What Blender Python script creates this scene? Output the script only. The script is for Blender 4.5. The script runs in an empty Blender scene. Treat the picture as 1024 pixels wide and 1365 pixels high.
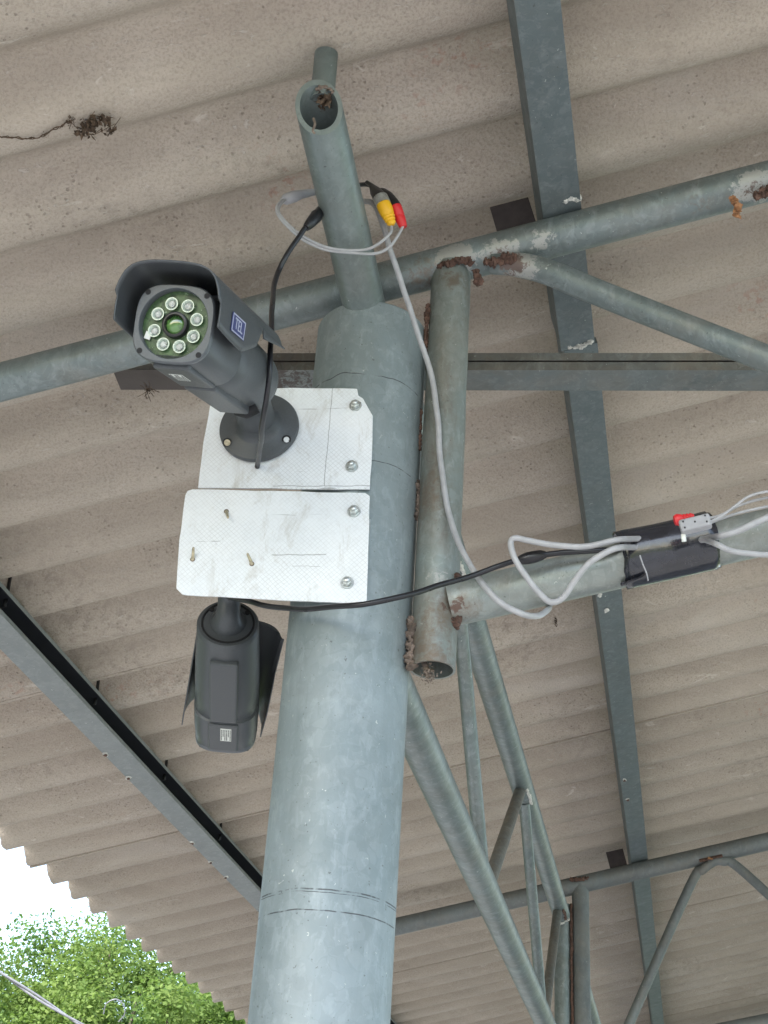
import bpy, bmesh, math, random
import numpy as np
from mathutils import Vector, Matrix, noise
random.seed(7)
R_ = math.radians
scn = bpy.context.scene
col = scn.collection

# ------------------------------------------------------------------ camera
# world: origin at the photographer's eye, X to the right, Y along the shed, Z up, ground at -1.75
G = -1.75
ROWS = (Vector((0.98084966, -0.04512267, -0.1894674)),
        Vector((0.18612545, 0.50369922, 0.84359019)),
        Vector((0.05736954, -0.86269985, 0.50245169)))
F = 1890.0
def cdir(v):                      # survey direction (right, down, forward) -> world
    return Vector((ROWS[0].dot(v), ROWS[1].dot(v), ROWS[2].dot(v)))
def at(px, py, z):                # measured sighting at forward distance z -> world point
    return cdir(Vector(((px-512)/F, (py-682.5)/F, 1.0))*z)
def atY(px, py, Y):
    r = at(px, py, 1.0); return r*(Y/r.y)
def atX(px, py, X):
    r = at(px, py, 1.0); return r*(X/r.x)

cam_d = bpy.data.cameras.new('camera'); cam = bpy.data.objects.new('camera', cam_d)
col.objects.link(cam)
cr, cu, cb = cdir(Vector((1,0,0))), cdir(Vector((0,-1,0))), cdir(Vector((0,0,-1)))
m = Matrix((cr, cu, cb)).transposed().to_4x4()
cam.matrix_world = m
cam_d.sensor_fit = 'VERTICAL'; cam_d.sensor_height = 24.0; cam_d.lens = F/1365*24
cam_d.clip_start = 0.05; cam_d.clip_end = 2000
scn.camera = cam
scn.render.resolution_x = 768; scn.render.resolution_y = 1024

# ------------------------------------------------------------------ world, sun, exposure
SUN_EL, SUN_AZ = 41, 205          # degrees; azimuth clockwise from +Y
w = bpy.data.worlds.new('World'); scn.world = w; w.use_nodes = True
nt = w.node_tree; nt.nodes.clear()
sky = nt.nodes.new('ShaderNodeTexSky'); sky.sky_type = 'NISHITA'; sky.sun_disc = False
sky.sun_elevation = R_(SUN_EL); sky.sun_rotation = R_(SUN_AZ)
sky.air_density = 1.0; sky.dust_density = 1.5; sky.ozone_density = 0.8
bg = nt.nodes.new('ShaderNodeBackground'); bg.inputs['Strength'].default_value = 0.15
wo = nt.nodes.new('ShaderNodeOutputWorld')
hsv = nt.nodes.new('ShaderNodeHueSaturation'); hsv.inputs['Saturation'].default_value = 0.85; hsv.inputs['Value'].default_value = 1.3   # bright hazy sky
nt.links.new(sky.outputs[0], hsv.inputs['Color']); nt.links.new(hsv.outputs[0], bg.inputs['Color']); nt.links.new(bg.outputs[0], wo.inputs['Surface'])
sun_d = bpy.data.lights.new('sun', 'SUN'); sun_d.energy = 3.1; sun_d.angle = R_(0.5); sun_d.color = (1.0, 0.98, 0.955)
sun = bpy.data.objects.new('sun', sun_d); col.objects.link(sun)
sd = Vector((math.sin(R_(SUN_AZ))*math.cos(R_(SUN_EL)), math.cos(R_(SUN_AZ))*math.cos(R_(SUN_EL)), math.sin(R_(SUN_EL))))
sun.rotation_euler = sd.to_track_quat('Z', 'Y').to_euler()
sun.location = (0, -5, 12)
vs = scn.view_settings
vs.view_transform = 'Standard'; vs.look = 'None'; vs.gamma = 1.0; vs.use_curve_mapping = False
vs.exposure = 1.74

# ------------------------------------------------------------------ node helpers
def newmat(name):
    mt = bpy.data.materials.new(name); mt.use_nodes = True
    n = mt.node_tree; n.nodes.clear()
    out = n.nodes.new('ShaderNodeOutputMaterial'); b = n.nodes.new('ShaderNodeBsdfPrincipled')
    n.links.new(b.outputs[0], out.inputs['Surface'])
    return mt, n, b
def nd(n, typ, **kw):
    x = n.nodes.new(typ)
    for k, v in kw.items(): setattr(x, k, v)
    return x
def lk(n, a, b): n.links.new(a, b)
def inp(n, sock, v):
    if isinstance(v, bpy.types.NodeSocket): n.links.new(v, sock)
    elif v is not None: sock.default_value = v
def math_(n, op, a, b=None, c=None, clamp=False):
    x = nd(n, 'ShaderNodeMath', operation=op); x.use_clamp = clamp
    inp(n, x.inputs[0], a); inp(n, x.inputs[1], b)
    if c is not None: inp(n, x.inputs[2], c)
    return x.outputs[0]
def mix(n, f, a, b, blend='MIX'):
    x = nd(n, 'ShaderNodeMix', data_type='RGBA', blend_type=blend)
    inp(n, x.inputs[0], f)
    inp(n, x.inputs[6], a if isinstance(a, bpy.types.NodeSocket) else (*a, 1) )
    inp(n, x.inputs[7], b if isinstance(b, bpy.types.NodeSocket) else (*b, 1) )
    return x.outputs[2]
def ramp(n, v, stops):
    x = nd(n, 'ShaderNodeValToRGB'); lk(n, v, x.inputs[0])
    e = x.color_ramp.elements
    while len(e) < len(stops): e.new(0.5)
    for i, (p, c) in enumerate(stops):
        e[i].position = p
        e[i].color = (c, c, c, 1) if not isinstance(c, tuple) else (*c, 1)
    return x.outputs[0]
def coords(n, scale=(1,1,1), kind='Object', rot=(0,0,0)):
    t = nd(n, 'ShaderNodeTexCoord'); mp = nd(n, 'ShaderNodeMapping')
    mp.inputs['Scale'].default_value = scale; mp.inputs['Rotation'].default_value = rot
    lk(n, t.outputs[kind], mp.inputs[0]); return mp.outputs[0]
def noise_(n, vec, scale, detail=4, rough=0.55, dist=0.0):
    x = nd(n, 'ShaderNodeTexNoise'); lk(n, vec, x.inputs['Vector'])
    x.inputs['Scale'].default_value = scale; x.inputs['Detail'].default_value = detail
    x.inputs['Roughness'].default_value = rough; x.inputs['Distortion'].default_value = dist
    return x.outputs[0]
def voro(n, vec, scale, feature='F1', out='Distance', rand=1.0):
    x = nd(n, 'ShaderNodeTexVoronoi', feature=feature); lk(n, vec, x.inputs['Vector'])
    x.inputs['Scale'].default_value = scale; x.inputs['Randomness'].default_value = rand
    return x.outputs[out]
def bump(n, b, h, strength=0.3, dist=0.01, prev=None):
    x = nd(n, 'ShaderNodeBump'); x.inputs['Strength'].default_value = strength
    x.inputs['Distance'].default_value = dist; lk(n, h, x.inputs['Height'])
    if prev is not None: lk(n, prev, x.inputs['Normal'])
    lk(n, x.outputs[0], b.inputs['Normal']); return x.outputs[0]

# ------------------------------------------------------------------ materials
BR = (0.16, 0.115, 0.08)
def mat_zinc(name, base=(0.30, 0.355, 0.36), dark=(0.17, 0.21, 0.21), light=(0.46, 0.52, 0.54), metal=0.45,
             rough=0.48, rust=0.0, grime=0.3, rings=(), spots=()):
    mt, n, b = newmat(name)
    v = coords(n)
    vz = coords(n, (1, 1, 0.35))
    big = noise_(n, v, 5.5, 5, 0.6, 0.4)
    c = mix(n, ramp(n, big, [(0.32, 0.0), (0.68, 1.0)]), base, dark)
    sp = nd(n, 'ShaderNodeTexVoronoi', feature='SMOOTH_F1'); sp.inputs['Scale'].default_value = 62
    sp.inputs['Smoothness'].default_value = 0.35
    warp = mix(n, 0.03, v, nd_color_noise(n, v, 30))
    lk(n, warp, sp.inputs['Vector'])
    fl = ramp(n, noise_(n, sp.outputs['Color'], 2.5, 1), [(0.42, 0.0), (0.62, 1.0)])
    c = mix(n, math_(n, 'MULTIPLY', fl, 0.13), c, light)
    # pale runs and blotches of zinc bloom
    bl = ramp(n, noise_(n, vz, 34, 5, 0.65, 0.8), [(0.54, 0.0), (0.66, 1.0)])
    c = mix(n, math_(n, 'MULTIPLY', bl, 0.22), c, light)
    bl = ramp(n, noise_(n, coords(n, (1, 1, 0.6)), 75, 4, 0.6, 0.5), [(0.56, 0.0), (0.64, 1.0)])
    c = mix(n, math_(n, 'MULTIPLY', bl, 0.2), c, light)
    dk = ramp(n, noise_(n, coords(n, (1, 1, 0.3)), 42, 5, 0.7, 0.9), [(0.58, 0.0), (0.70, 1.0)])
    c = mix(n, math_(n, 'MULTIPLY', dk, 0.45), c, dark)
    dr = ramp(n, noise_(n, coords(n, (1, 1, 0.045)), 52, 4, 0.7, 0.3), [(0.52, 0.0), (0.66, 1.0)])
    c = mix(n, math_(n, 'MULTIPLY', dr, 0.22), c, dark)
    # fine dark pits and scratches
    pit = ramp(n, noise_(n, v, 190, 2, 0.6), [(0.69, 0.0), (0.74, 1.0)])
    c = mix(n, math_(n, 'MULTIPLY', pit, 0.6), c, (0.07, 0.075, 0.07))
    wht = ramp(n, noise_(n, v, 120, 2, 0.5, 1.5), [(0.73, 0.0), (0.77, 1.0)])
    c = mix(n, math_(n, 'MULTIPLY', wht, 0.7), c, (0.62, 0.64, 0.60))
    # brownish dust
    g = ramp(n, noise_(n, v, 9, 6, 0.7, 0.6), [(0.45, 0.0), (0.75, 1.0)])
    c = mix(n, math_(n, 'MULTIPLY', g, grime), c, (0.22, 0.19, 0.15))
    if rust > 0:
        r1 = ramp(n, noise_(n, vz, 16, 6, 0.72, 0.9), [(0.60 - 0.12*rust, 0.0), (0.74, 1.0)])
        c = mix(n, math_(n, 'MULTIPLY', r1, 0.85*min(1, rust)), c, (0.13, 0.075, 0.045))
    if rings:
        sx = nd(n, 'ShaderNodeSeparateXYZ'); lk(n, coords(n), sx.inputs[0])
        wob = noise_(n, coords(n, (1,1,0.0)), 9, 3, 0.5)
        for (z0, wd, amp) in rings:
            zz = math_(n, 'ADD', sx.outputs[2], math_(n, 'MULTIPLY', math_(n, 'SUBTRACT', wob, 0.5), amp))
            dd = math_(n, 'ABSOLUTE', math_(n, 'SUBTRACT', zz, z0))
            on = math_(n, 'LESS_THAN', dd, wd)
            gate = ramp(n, noise_(n, coords(n, (1,1,1)), 35+z0*7, 3, 0.6), [(0.38, 0.0), (0.50, 1.0)])
            c = mix(n, math_(n, 'MULTIPLY', math_(n, 'MULTIPLY', on, gate), 0.8), c, (0.035, 0.035, 0.04))
    for (sp_, sr, sc, thr) in spots:          # welded places: scorched zinc, rust, white bloom
        vd = nd(n, 'ShaderNodeVectorMath', operation='DISTANCE'); lk(n, coords(n), vd.inputs[0]); vd.inputs[1].default_value = tuple(sp_)
        fall = math_(n, 'SUBTRACT', 1.0, math_(n, 'DIVIDE', vd.outputs['Value'], sr), clamp=True)
        nz = noise_(n, coords(n), 95, 5, 0.7, 0.5)
        k_ = ramp(n, math_(n, 'ADD', math_(n, 'MULTIPLY', fall, 0.6), math_(n, 'MULTIPLY', nz, 0.9)), [(thr, 0.0), (thr+(0.07 if sc != BR else 0.32), 0.80 if sc != BR else 0.7)])
        c = mix(n, math_(n, 'MULTIPLY', k_, math_(n, 'GREATER_THAN', fall, 0.001)), c, sc)
    lk(n, c, b.inputs['Base Color'])
    b.inputs['Metallic'].default_value = metal
    rr = math_(n, 'ADD', math_(n, 'MULTIPLY', noise_(n, v, 24, 3), 0.30), rough-0.15)
    lk(n, rr, b.inputs['Roughness'])
    h = math_(n, 'ADD', noise_(n, v, 40, 4, 0.6), math_(n, 'MULTIPLY', noise_(n, v, 260, 2), 0.25))
    bump(n, b, h, 0.22, 0.004)
    return mt
def nd_color_noise(n, vec, scale):
    x = nd(n, 'ShaderNodeTexNoise'); lk(n, vec, x.inputs['Vector']); x.inputs['Scale'].default_value = scale
    return x.outputs['Color']

def mat_simple(name, c, rough=0.5, metal=0.0, var=0.15, scale=60, bs=0.1, coat=0.0):
    mt, n, b = newmat(name)
    v = coords(n)
    k = ramp(n, noise_(n, v, scale, 4, 0.6), [(0.3, 0.0), (0.7, 1.0)])
    c2 = tuple(min(1, x*(1+var)+0.01*var) for x in c); c1 = tuple(x*(1-var) for x in c)
    lk(n, mix(n, k, c1, c2), b.inputs['Base Color'])
    b.inputs['Metallic'].default_value = metal
    lk(n, math_(n, 'ADD', math_(n, 'MULTIPLY', k, 0.12), rough-0.06), b.inputs['Roughness'])
    if coat: b.inputs['Coat Weight'].default_value = coat
    if bs: bump(n, b, noise_(n, v, scale*4, 3), bs, 0.001)
    return mt

def mat_roof():
    mt, n, b = newmat('fibre_cement')
    v = coords(n); vs_ = coords(n, (0.25, 1, 1))
    big = noise_(n, v, 1.6, 5, 0.6, 0.5)
    c = mix(n, ramp(n, big, [(0.3, 0.0), (0.7, 1.0)]), (0.435, 0.370, 0.305), (0.545, 0.475, 0.398))
    st = noise_(n, vs_, 12, 5, 0.65)
    c = mix(n, math_(n, 'MULTIPLY', ramp(n, st, [(0.4, 0.0), (0.7, 1.0)]), 0.35), c, (0.47, 0.42, 0.36))
    grain = noise_(n, v, 230, 4, 0.7)
    c = mix(n, math_(n, 'MULTIPLY', ramp(n, grain, [(0.36, 1.0), (0.54, 0.0)]), math_(n, 'MULTIPLY_ADD', noise_(n, v, 2.7, 3), 0.7, 0.02)), c, (0.20, 0.165, 0.135))
    # pale fibre tufts, short streaks along the sheet
    f1 = ramp(n, noise_(n, coords(n, (0.55, 1, 1)), 120, 4, 0.6, 1.2), [(0.61, 0.0), (0.72, 1.0)])
    c = mix(n, math_(n, 'MULTIPLY', f1, 0.7), c, (0.66, 0.61, 0.55))
    f2 = ramp(n, noise_(n, coords(n, (0.3, 1, 1)), 26, 5, 0.75, 1.0), [(0.63, 0.0), (0.69, 1.0)])
    c = mix(n, math_(n, 'MULTIPLY', f2, 0.7), c, (0.66, 0.61, 0.54))
    # water stains: broad darker and paler fields that follow the sheets, mould in soft patches
    ws = noise_(n, coords(n, (0.35, 1.0, 1)), 3.4, 7, 0.7, 1.3)
    c = mix(n, math_(n, 'MULTIPLY', ramp(n, ws, [(0.46, 0.0), (0.60, 1.0)]), 0.26), c, (0.29, 0.245, 0.195))
    c = mix(n, math_(n, 'MULTIPLY', ramp(n, ws, [(0.36, 1.0), (0.45, 0.0)]), 0.30), c, (0.56, 0.515, 0.46))
    mo = math_(n, 'MULTIPLY', ramp(n, noise_(n, v, 2.2, 3, 0.5), [(0.55, 0.0), (0.66, 1.0)]), ramp(n, noise_(n, v, 48, 4, 0.7), [(0.50, 0.0), (0.62, 1.0)]))
    c = mix(n, math_(n, 'MULTIPLY', mo, 0.32), c, (0.17, 0.145, 0.115))
    oi = nd(n, 'ShaderNodeObjectInfo')
    c = mix(n, math_(n, 'MULTIPLY', oi.outputs['Random'], 0.22), c, (0.33, 0.29, 0.245))
    # pits left by the felt
    pd = voro(n, v, 85)
    pit = ramp(n, pd, [(0.0, 1.0), (0.13, 1.0), (0.20, 0.0)])
    sel = ramp(n, noise_(n, v, 4.5, 4, 0.6), [(0.47, 0.0), (0.62, 1.0)])
    pitm = math_(n, 'MULTIPLY', pit, sel)
    c = mix(n, math_(n, 'MULTIPLY', pitm, 0.30), c, (0.16, 0.12, 0.095))
    # reddish iron stains here and there
    rs = math_(n, 'MULTIPLY', ramp(n, noise_(n, v, 3.1, 2), [(0.66, 0.0), (0.74, 0.8)]), ramp(n, noise_(n, v, 60, 3, 0.6), [(0.56, 0.0), (0.64, 1.0)]))
    c = mix(n, math_(n, 'MULTIPLY', rs, 0.5), c, (0.36, 0.15, 0.10))
    lk(n, c, b.inputs['Base Color']); b.inputs['Roughness'].default_value = 0.93
    b.inputs['Specular IOR Level'].default_value = 0.2
    h = math_(n, 'SUBTRACT', math_(n, 'ADD', grain, math_(n, 'MULTIPLY', f1, 0.5)), math_(n, 'MULTIPLY', pitm, 1.2))
    bump(n, b, h, 0.75, 0.003)
    return mt

def mat_sheeting(name, fold):
    """white retro-reflective sheeting: embossed diamond cells, scuffs and dirt (local x right, z up)"""
    mt, n, b = newmat(name)
    tc = nd(n, 'ShaderNodeTexCoord'); sx = nd(n, 'ShaderNodeSeparateXYZ')
    wv = mix(n, 0.004, tc.outputs['Object'], nd_color_noise(n, tc.outputs['Object'], 60))
    lk(n, wv, sx.inputs[0])
    x, z = sx.outputs[0], sx.outputs[2]
    def saw(e):
        f_ = math_(n, 'FRACT', math_(n, 'MULTIPLY', e, 1/0.0072))
        return math_(n, 'ABSOLUTE', math_(n, 'SUBTRACT', f_, 0.5))
    a = saw(math_(n, 'ADD', x, math_(n, 'MULTIPLY', z, 1.0)))
    c_ = saw(math_(n, 'SUBTRACT', x, math_(n, 'MULTIPLY', z, 1.0)))
    ln = math_(n, 'MAXIMUM', a, c_)
    line = ramp(n, ln, [(0.42, 0.0), (0.49, 1.0)])
    patch = ramp(n, noise_(n, tc.outputs['Object'], 12, 4, 0.6), [(0.33, 0.15), (0.62, 1.0)])
    lm = math_(n, 'MULTIPLY', line, patch)
    c = mix(n, ramp(n, noise_(n, tc.outputs['Object'], 8, 4), [(0.3, 0.0), (0.7, 1.0)]), (0.70, 0.735, 0.76), (0.80, 0.825, 0.84))
    c = mix(n, math_(n, 'MULTIPLY', lm, 0.62), c, (0.42, 0.43, 0.42))
    cell = voro(n, tc.outputs['Object'], 150, out='Color')
    c = mix(n, math_(n, 'MULTIPLY', ramp(n, noise_(n, cell, 3, 1), [(0.45, 0.0), (0.6, 1.0)]), 0.10), c, (0.5, 0.5, 0.5))
    d = ramp(n, noise_(n, coords(n, (1, 1, 0.4)), 30, 6, 0.75, 0.6), [(0.54, 0.0), (0.74, 1.0)])
    c = mix(n, math_(n, 'MULTIPLY', d, 0.55), c, (0.36, 0.33, 0.27))
    s = ramp(n, noise_(n, coords(n, (0.15, 1, 1.6)), 60, 3, 0.6, 0.5), [(0.70, 0.0), (0.73, 1.0)])
    c = mix(n, math_(n, 'MULTIPLY', s, 0.5), c, (0.12, 0.12, 0.12))
    for (kind, pos, wd, lo, hi) in fold:
        p, q = (x, z) if kind == 'v' else (z, x)
        dd = math_(n, 'LESS_THAN', math_(n, 'ABSOLUTE', math_(n, 'SUBTRACT', p, pos)), wd)
        g1 = math_(n, 'GREATER_THAN', q, lo); g2 = math_(n, 'LESS_THAN', q, hi)
        mk = math_(n, 'MULTIPLY', dd, math_(n, 'MULTIPLY', g1, g2))
        c = mix(n, math_(n, 'MULTIPLY', mk, 0.55), c, (0.15, 0.15, 0.15))
    lk(n, c, b.inputs['Base Color'])
    b.inputs['Roughness'].default_value = 0.38; b.inputs['Specular IOR Level'].default_value = 0.45
    bump(n, b, math_(n, 'SUBTRACT', noise_(n, tc.outputs['Object'], 90, 3), math_(n, 'MULTIPLY', lm, 0.5)), 0.35, 0.001)
    return mt

M = {}
RZ1, RZ2, RZ3, RZ4 = [at(px_, py_, 1.0).z*1.6/at(px_, py_, 1.0).y - (G+0.06) for px_, py_ in ((440, 1185), (440, 1213), (480, 497), (520, 608))]
M['roof'] = mat_roof()
M['pole'] = mat_zinc('galvanised_pole', base=(0.27, 0.315, 0.325), dark=(0.185, 0.225, 0.23), light=(0.42, 0.47, 0.49), metal=0.35, rough=0.56, grime=0.12,
                     rings=((RZ1, 0.0009, 0.012), (RZ1-0.003, 0.0005, 0.016), (RZ2, 0.0008, 0.012), (RZ3, 0.0008, 0.05), (RZ4, 0.0006, 0.03)))
M['pipe'] = mat_zinc('galvanised_pipe', base=(0.195, 0.232, 0.235), dark=(0.13, 0.158, 0.155), light=(0.40, 0.44, 0.44), grime=0.35)
M['stub'] = mat_zinc('galvanised_stub', base=(0.205, 0.245, 0.24), dark=(0.15, 0.18, 0.175), light=(0.33, 0.37, 0.36), grime=0.25)
M['rusty'] = mat_zinc('galvanised_post_worn', base=(0.27, 0.315, 0.30), dark=(0.17, 0.18, 0.16), light=(0.48, 0.52, 0.50), rust=0.7, grime=0.6)
M['taped'] = mat_zinc('galvanised_scuffed', base=(0.30, 0.34, 0.33), dark=(0.21, 0.23, 0.215), light=(0.50, 0.53, 0.50), rust=0.25, grime=0.6)
M['purlin'] = mat_zinc('galvanised_purlin', base=(0.14, 0.17, 0.175), dark=(0.115, 0.14, 0.145), light=(0.30, 0.33, 0.33), metal=0.3, rough=0.55, grime=0.15)
M['purlin_pale'] = mat_zinc('primed_purlin', base=(0.225, 0.245, 0.245), dark=(0.19, 0.21, 0.21), light=(0.36, 0.38, 0.37), metal=0.1, rough=0.6, grime=0.12)
M['brace'] = mat_zinc('weathered_channel', base=(0.15, 0.155, 0.145), dark=(0.10, 0.09, 0.075), light=(0.33, 0.35, 0.33), metal=0.25, rough=0.6, rust=0.45, grime=0.8)
M['far'] = mat_zinc('galvanised_far', base=(0.17, 0.19, 0.19), dark=(0.12, 0.13, 0.13), light=(0.26, 0.28, 0.28), metal=0.25, rough=0.6, grime=0.5)
M['bolt'] = mat_simple('zinc_bolt', (0.52, 0.55, 0.54), 0.32, 0.8, 0.25, 200)
M['brass'] = mat_simple('brass_screw', (0.44, 0.39, 0.27), 0.5, 0.5, 0.4, 200)
M['rust'] = mat_simple('weld_rust', (0.10, 0.055, 0.04), 0.9, 0.0, 0.6, 90, 0.6)
M['weld'] = mat_simple('rusty_weld_grey', (0.165, 0.125, 0.10), 0.85, 0.1, 0.75, 70, 0.7)
M['orange'] = mat_simple('orange_rust', (0.33, 0.16, 0.075), 0.9, 0.0, 0.4, 90, 0.5)
M['chalk'] = mat_simple('zinc_bloom', (0.55, 0.54, 0.50), 0.95, 0.0, 0.35, 140, 0.7)
M['housing'] = mat_simple('charcoal_paint', (0.068, 0.075, 0.081), 0.42, 0.1, 0.10, 400, 0.06)
M['housing2'] = mat_simple('charcoal_bezel', (0.095, 0.105, 0.115), 0.38, 0.1, 0.08, 400, 0.04)
M['black'] = mat_simple('black_plastic', (0.012, 0.012, 0.013), 0.35, 0.0, 0.2, 150, 0.05)
M['cable'] = mat_simple('black_cable', (0.012, 0.012, 0.015), 0.32, 0.0, 0.2, 90, 0.04)
M['tape'] = mat_simple('black_tape', (0.016, 0.017, 0.024), 0.22, 0.0, 0.3, 40, 0.25, coat=0.4)
M['grey'] = mat_simple('grey_cable', (0.36, 0.36, 0.37), 0.42, 0.0, 0.12, 70, 0.04)
M['greyplug'] = mat_simple('grey_plug', (0.33, 0.33, 0.345), 0.5, 0.0, 0.1, 70, 0.05)
M['yellow'] = mat_simple('yellow_plug', (0.78, 0.42, 0.012), 0.4, 0.0, 0.05, 90, 0.03)
M['red'] = mat_simple('red_plug', (0.62, 0.025, 0.03), 0.4, 0.0, 0.05, 90, 0.03)
M['rubber_dark'] = mat_simple('dark_gap', (0.006, 0.006, 0.008), 0.7, 0.0, 0.1, 50, 0)
M['debris'] = mat_simple('dry_debris', (0.085, 0.055, 0.035), 0.95, 0.0, 0.6, 120, 0.5)
M['web'] = mat_simple('dusty_web', (0.19, 0.15, 0.12), 0.95, 0.0, 0.4, 120, 0.3)
M['sticker'] = mat_simple('white_sticker', (0.66, 0.68, 0.64), 0.5, 0.0, 0.05, 100, 0)
M['ink'] = mat_simple('sticker_ink', (0.12, 0.13, 0.12), 0.6, 0.0, 0.05, 100, 0)
M['blue'] = mat_simple('badge_blue', (0.045, 0.055, 0.17), 0.4, 0.0, 0.1, 100, 0)
M['badgewhite'] = mat_simple('badge_white', (0.42, 0.44, 0.55), 0.45, 0.0, 0.02, 100, 0)
M['inner'] = mat_simple('shade_black_inside', (0.022, 0.024, 0.03), 0.7, 0.0, 0.2, 30, 0.1)  # deep shade inside the open channel, put into the colour as near-black
M['cleat'] = mat_simple('primed_cleat', (0.045, 0.035, 0.035), 0.8, 0.0, 0.3, 60, 0.3)
M['led_chrome'] = mat_simple('led_reflector', (0.50, 0.57, 0.51), 0.3, 0.5, 0.08, 200, 0)
M['bark'] = mat_simple('bark', (0.13, 0.10, 0.075), 0.95, 0.0, 0.35, 12, 0.6)
M['alu_cable'] = mat_simple('aluminium_cable', (0.20, 0.20, 0.21), 0.5, 0.3, 0.15, 30, 0.1)

def mat_pcb():
    mt, n, b = newmat('lens_board')
    v = coords(n)
    c = mix(n, ramp(n, noise_(n, v, 90, 4, 0.7, 1.0), [(0.35, 0.0), (0.62, 1.0)]), (0.012, 0.032, 0.012), (0.07, 0.135, 0.05))
    k = ramp(n, noise_(n, v, 240, 3, 0.6), [(0.66, 0.0), (0.70, 1.0)])
    c = mix(n, math_(n, 'MULTIPLY', k, 0.7), c, (0.5, 0.6, 0.45))
    lk(n, c, b.inputs['Base Color']); b.inputs['Roughness'].default_value = 0.35
    return mt
M['pcb'] = mat_pcb()
def mat_glass(name, tint=(1,1,1), rough=0.02):
    mt, n, b = newmat(name)
    v = coords(n)
    lk(n, mix(n, noise_(n, v, 20, 2), tint, tuple(t*0.97 for t in tint)), b.inputs['Base Color'])
    b.inputs['Transmission Weight'].default_value = 1.0; b.inputs['Roughness'].default_value = rough
    b.inputs['IOR'].default_value = 1.45
    return mt
M['glass'] = mat_glass('led_dome_glass')
def mat_lens():
    mt, n, b = newmat('lens_glass')
    tc = coords(n)
    c = mix(n, ramp(n, noise_(n, tc, 80, 2), [(0.4, 0.0), (0.6, 1.0)]), (0.02, 0.06, 0.015), (0.09, 0.20, 0.05))
    lk(n, c, b.inputs['Base Color']); b.inputs['Roughness'].default_value = 0.06
    b.inputs['Coat Weight'].default_value = 1.0
    return mt
M['lens'] = mat_lens()

def mat_leaf(name, c1, c2):
    mt, n, b = newmat(name)
    oi = nd(n, 'ShaderNodeNewGeometry')
    k = oi.outputs['Random Per Island']
    c = mix(n, k, c1, c2)
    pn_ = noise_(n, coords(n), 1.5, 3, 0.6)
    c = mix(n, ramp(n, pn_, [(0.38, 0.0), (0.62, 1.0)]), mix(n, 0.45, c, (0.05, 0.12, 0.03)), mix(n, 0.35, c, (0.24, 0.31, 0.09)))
    lk(n, c, b.inputs['Base Color']); b.inputs['Roughness'].default_value = 0.7; b.inputs['Specular IOR Level'].default_value = 0.2
    tr = nd(n, 'ShaderNodeBsdfTranslucent'); lk(n, mix(n, 0.5, c, (0.16, 0.26, 0.03)), tr.inputs['Color'])
    ms = nd(n, 'ShaderNodeMixShader'); ms.inputs[0].default_value = 0.5
    out = [x for x in n.nodes if x.type == 'OUTPUT_MATERIAL'][0]
    lk(n, b.outputs[0], ms.inputs[1]); lk(n, tr.outputs[0], ms.inputs[2]); lk(n, ms.outputs[0], out.inputs['Surface'])
    return mt
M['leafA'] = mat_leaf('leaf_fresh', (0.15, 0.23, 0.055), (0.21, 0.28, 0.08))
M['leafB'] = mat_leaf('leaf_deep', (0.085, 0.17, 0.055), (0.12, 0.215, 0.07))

def mat_ground(name, a, b_, scale):
    mt, n, b = newmat(name)
    v = coords(n)
    c = mix(n, ramp(n, noise_(n, v, scale, 6, 0.65), [(0.3, 0.0), (0.7, 1.0)]), a, b_)
    c = mix(n, math_(n, 'MULTIPLY', ramp(n, noise_(n, v, scale*30, 4, 0.7), [(0.4, 0.0), (0.7, 1.0)]), 0.3), c, tuple(x*0.5 for x in a))
    lk(n, c, b.inputs['Base Color']); b.inputs['Roughness'].default_value = 0.95
    bump(n, b, noise_(n, v, scale*20, 4), 0.4, 0.02)
    return mt
M['grass'] = mat_ground('grass_ground', (0.10, 0.15, 0.045), (0.17, 0.19, 0.08), 0.5)
M['dirt'] = mat_ground('pale_gravel', (0.25, 0.247, 0.24), (0.33, 0.325, 0.315), 0.8)
M['slab'] = mat_ground('concrete_slab', (0.30, 0.295, 0.285), (0.37, 0.362, 0.35), 1.2)

# ------------------------------------------------------------------ object helpers
def link(name, me, mat, parent=None, loc=None, smooth=True):
    o = bpy.data.objects.new(name, me); col.objects.link(o)
    if mat is not None: me.materials.append(mat)
    if smooth:
        me.polygons.foreach_set('use_smooth', [True]*len(me.polygons))
        try: me.set_sharp_from_angle(angle=R_(38))
        except Exception: pass
    if parent is not None: o.parent = parent
    if loc is not None: o.location = loc
    return o
def obj(name, data, mat, parent=None, org=None, smooth=True):
    """data=(verts, faces) in world (or, for org None, parent-local) coordinates"""
    vsx, fs = data
    if parent is not None and org is None and parent.get('wc'): org = Vector(parent['wc'])
    if org is not None: vsx = [Vector(v)-Vector(org) for v in vsx]
    me = bpy.data.meshes.new(name); me.from_pydata([tuple(v) for v in vsx], [], fs); me.update()
    bm = bmesh.new(); bm.from_mesh(me); bmesh.ops.recalc_face_normals(bm, faces=bm.faces); bm.to_mesh(me); bm.free()
    o = link(name, me, mat, parent, None, smooth)
    if parent is None and org is not None: o.location = org
    return o
def tag(o, label=None, cat=None, group=None, kind=None):
    if label: o['label'] = label
    if cat: o['category'] = cat
    if group: o['group'] = group
    if kind: o['kind'] = kind
    return o
def thing(name, label, cat, loc, group=None, world_parts=True):
    o = bpy.data.objects.new(name, None); col.objects.link(o); o.location = loc; o.empty_display_size = 0.05
    tag(o, label, cat, group)
    if world_parts: o['wc'] = tuple(loc)
    return o
def join(*ds):
    V, Fc = [], []
    for v, f in ds:
        k = len(V); V += [Vector(x) for x in v]; Fc += [tuple(i+k for i in q) for q in f]
    return V, Fc
def xf(data, mtx): return [mtx @ Vector(v) for v in data[0]], data[1]

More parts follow.
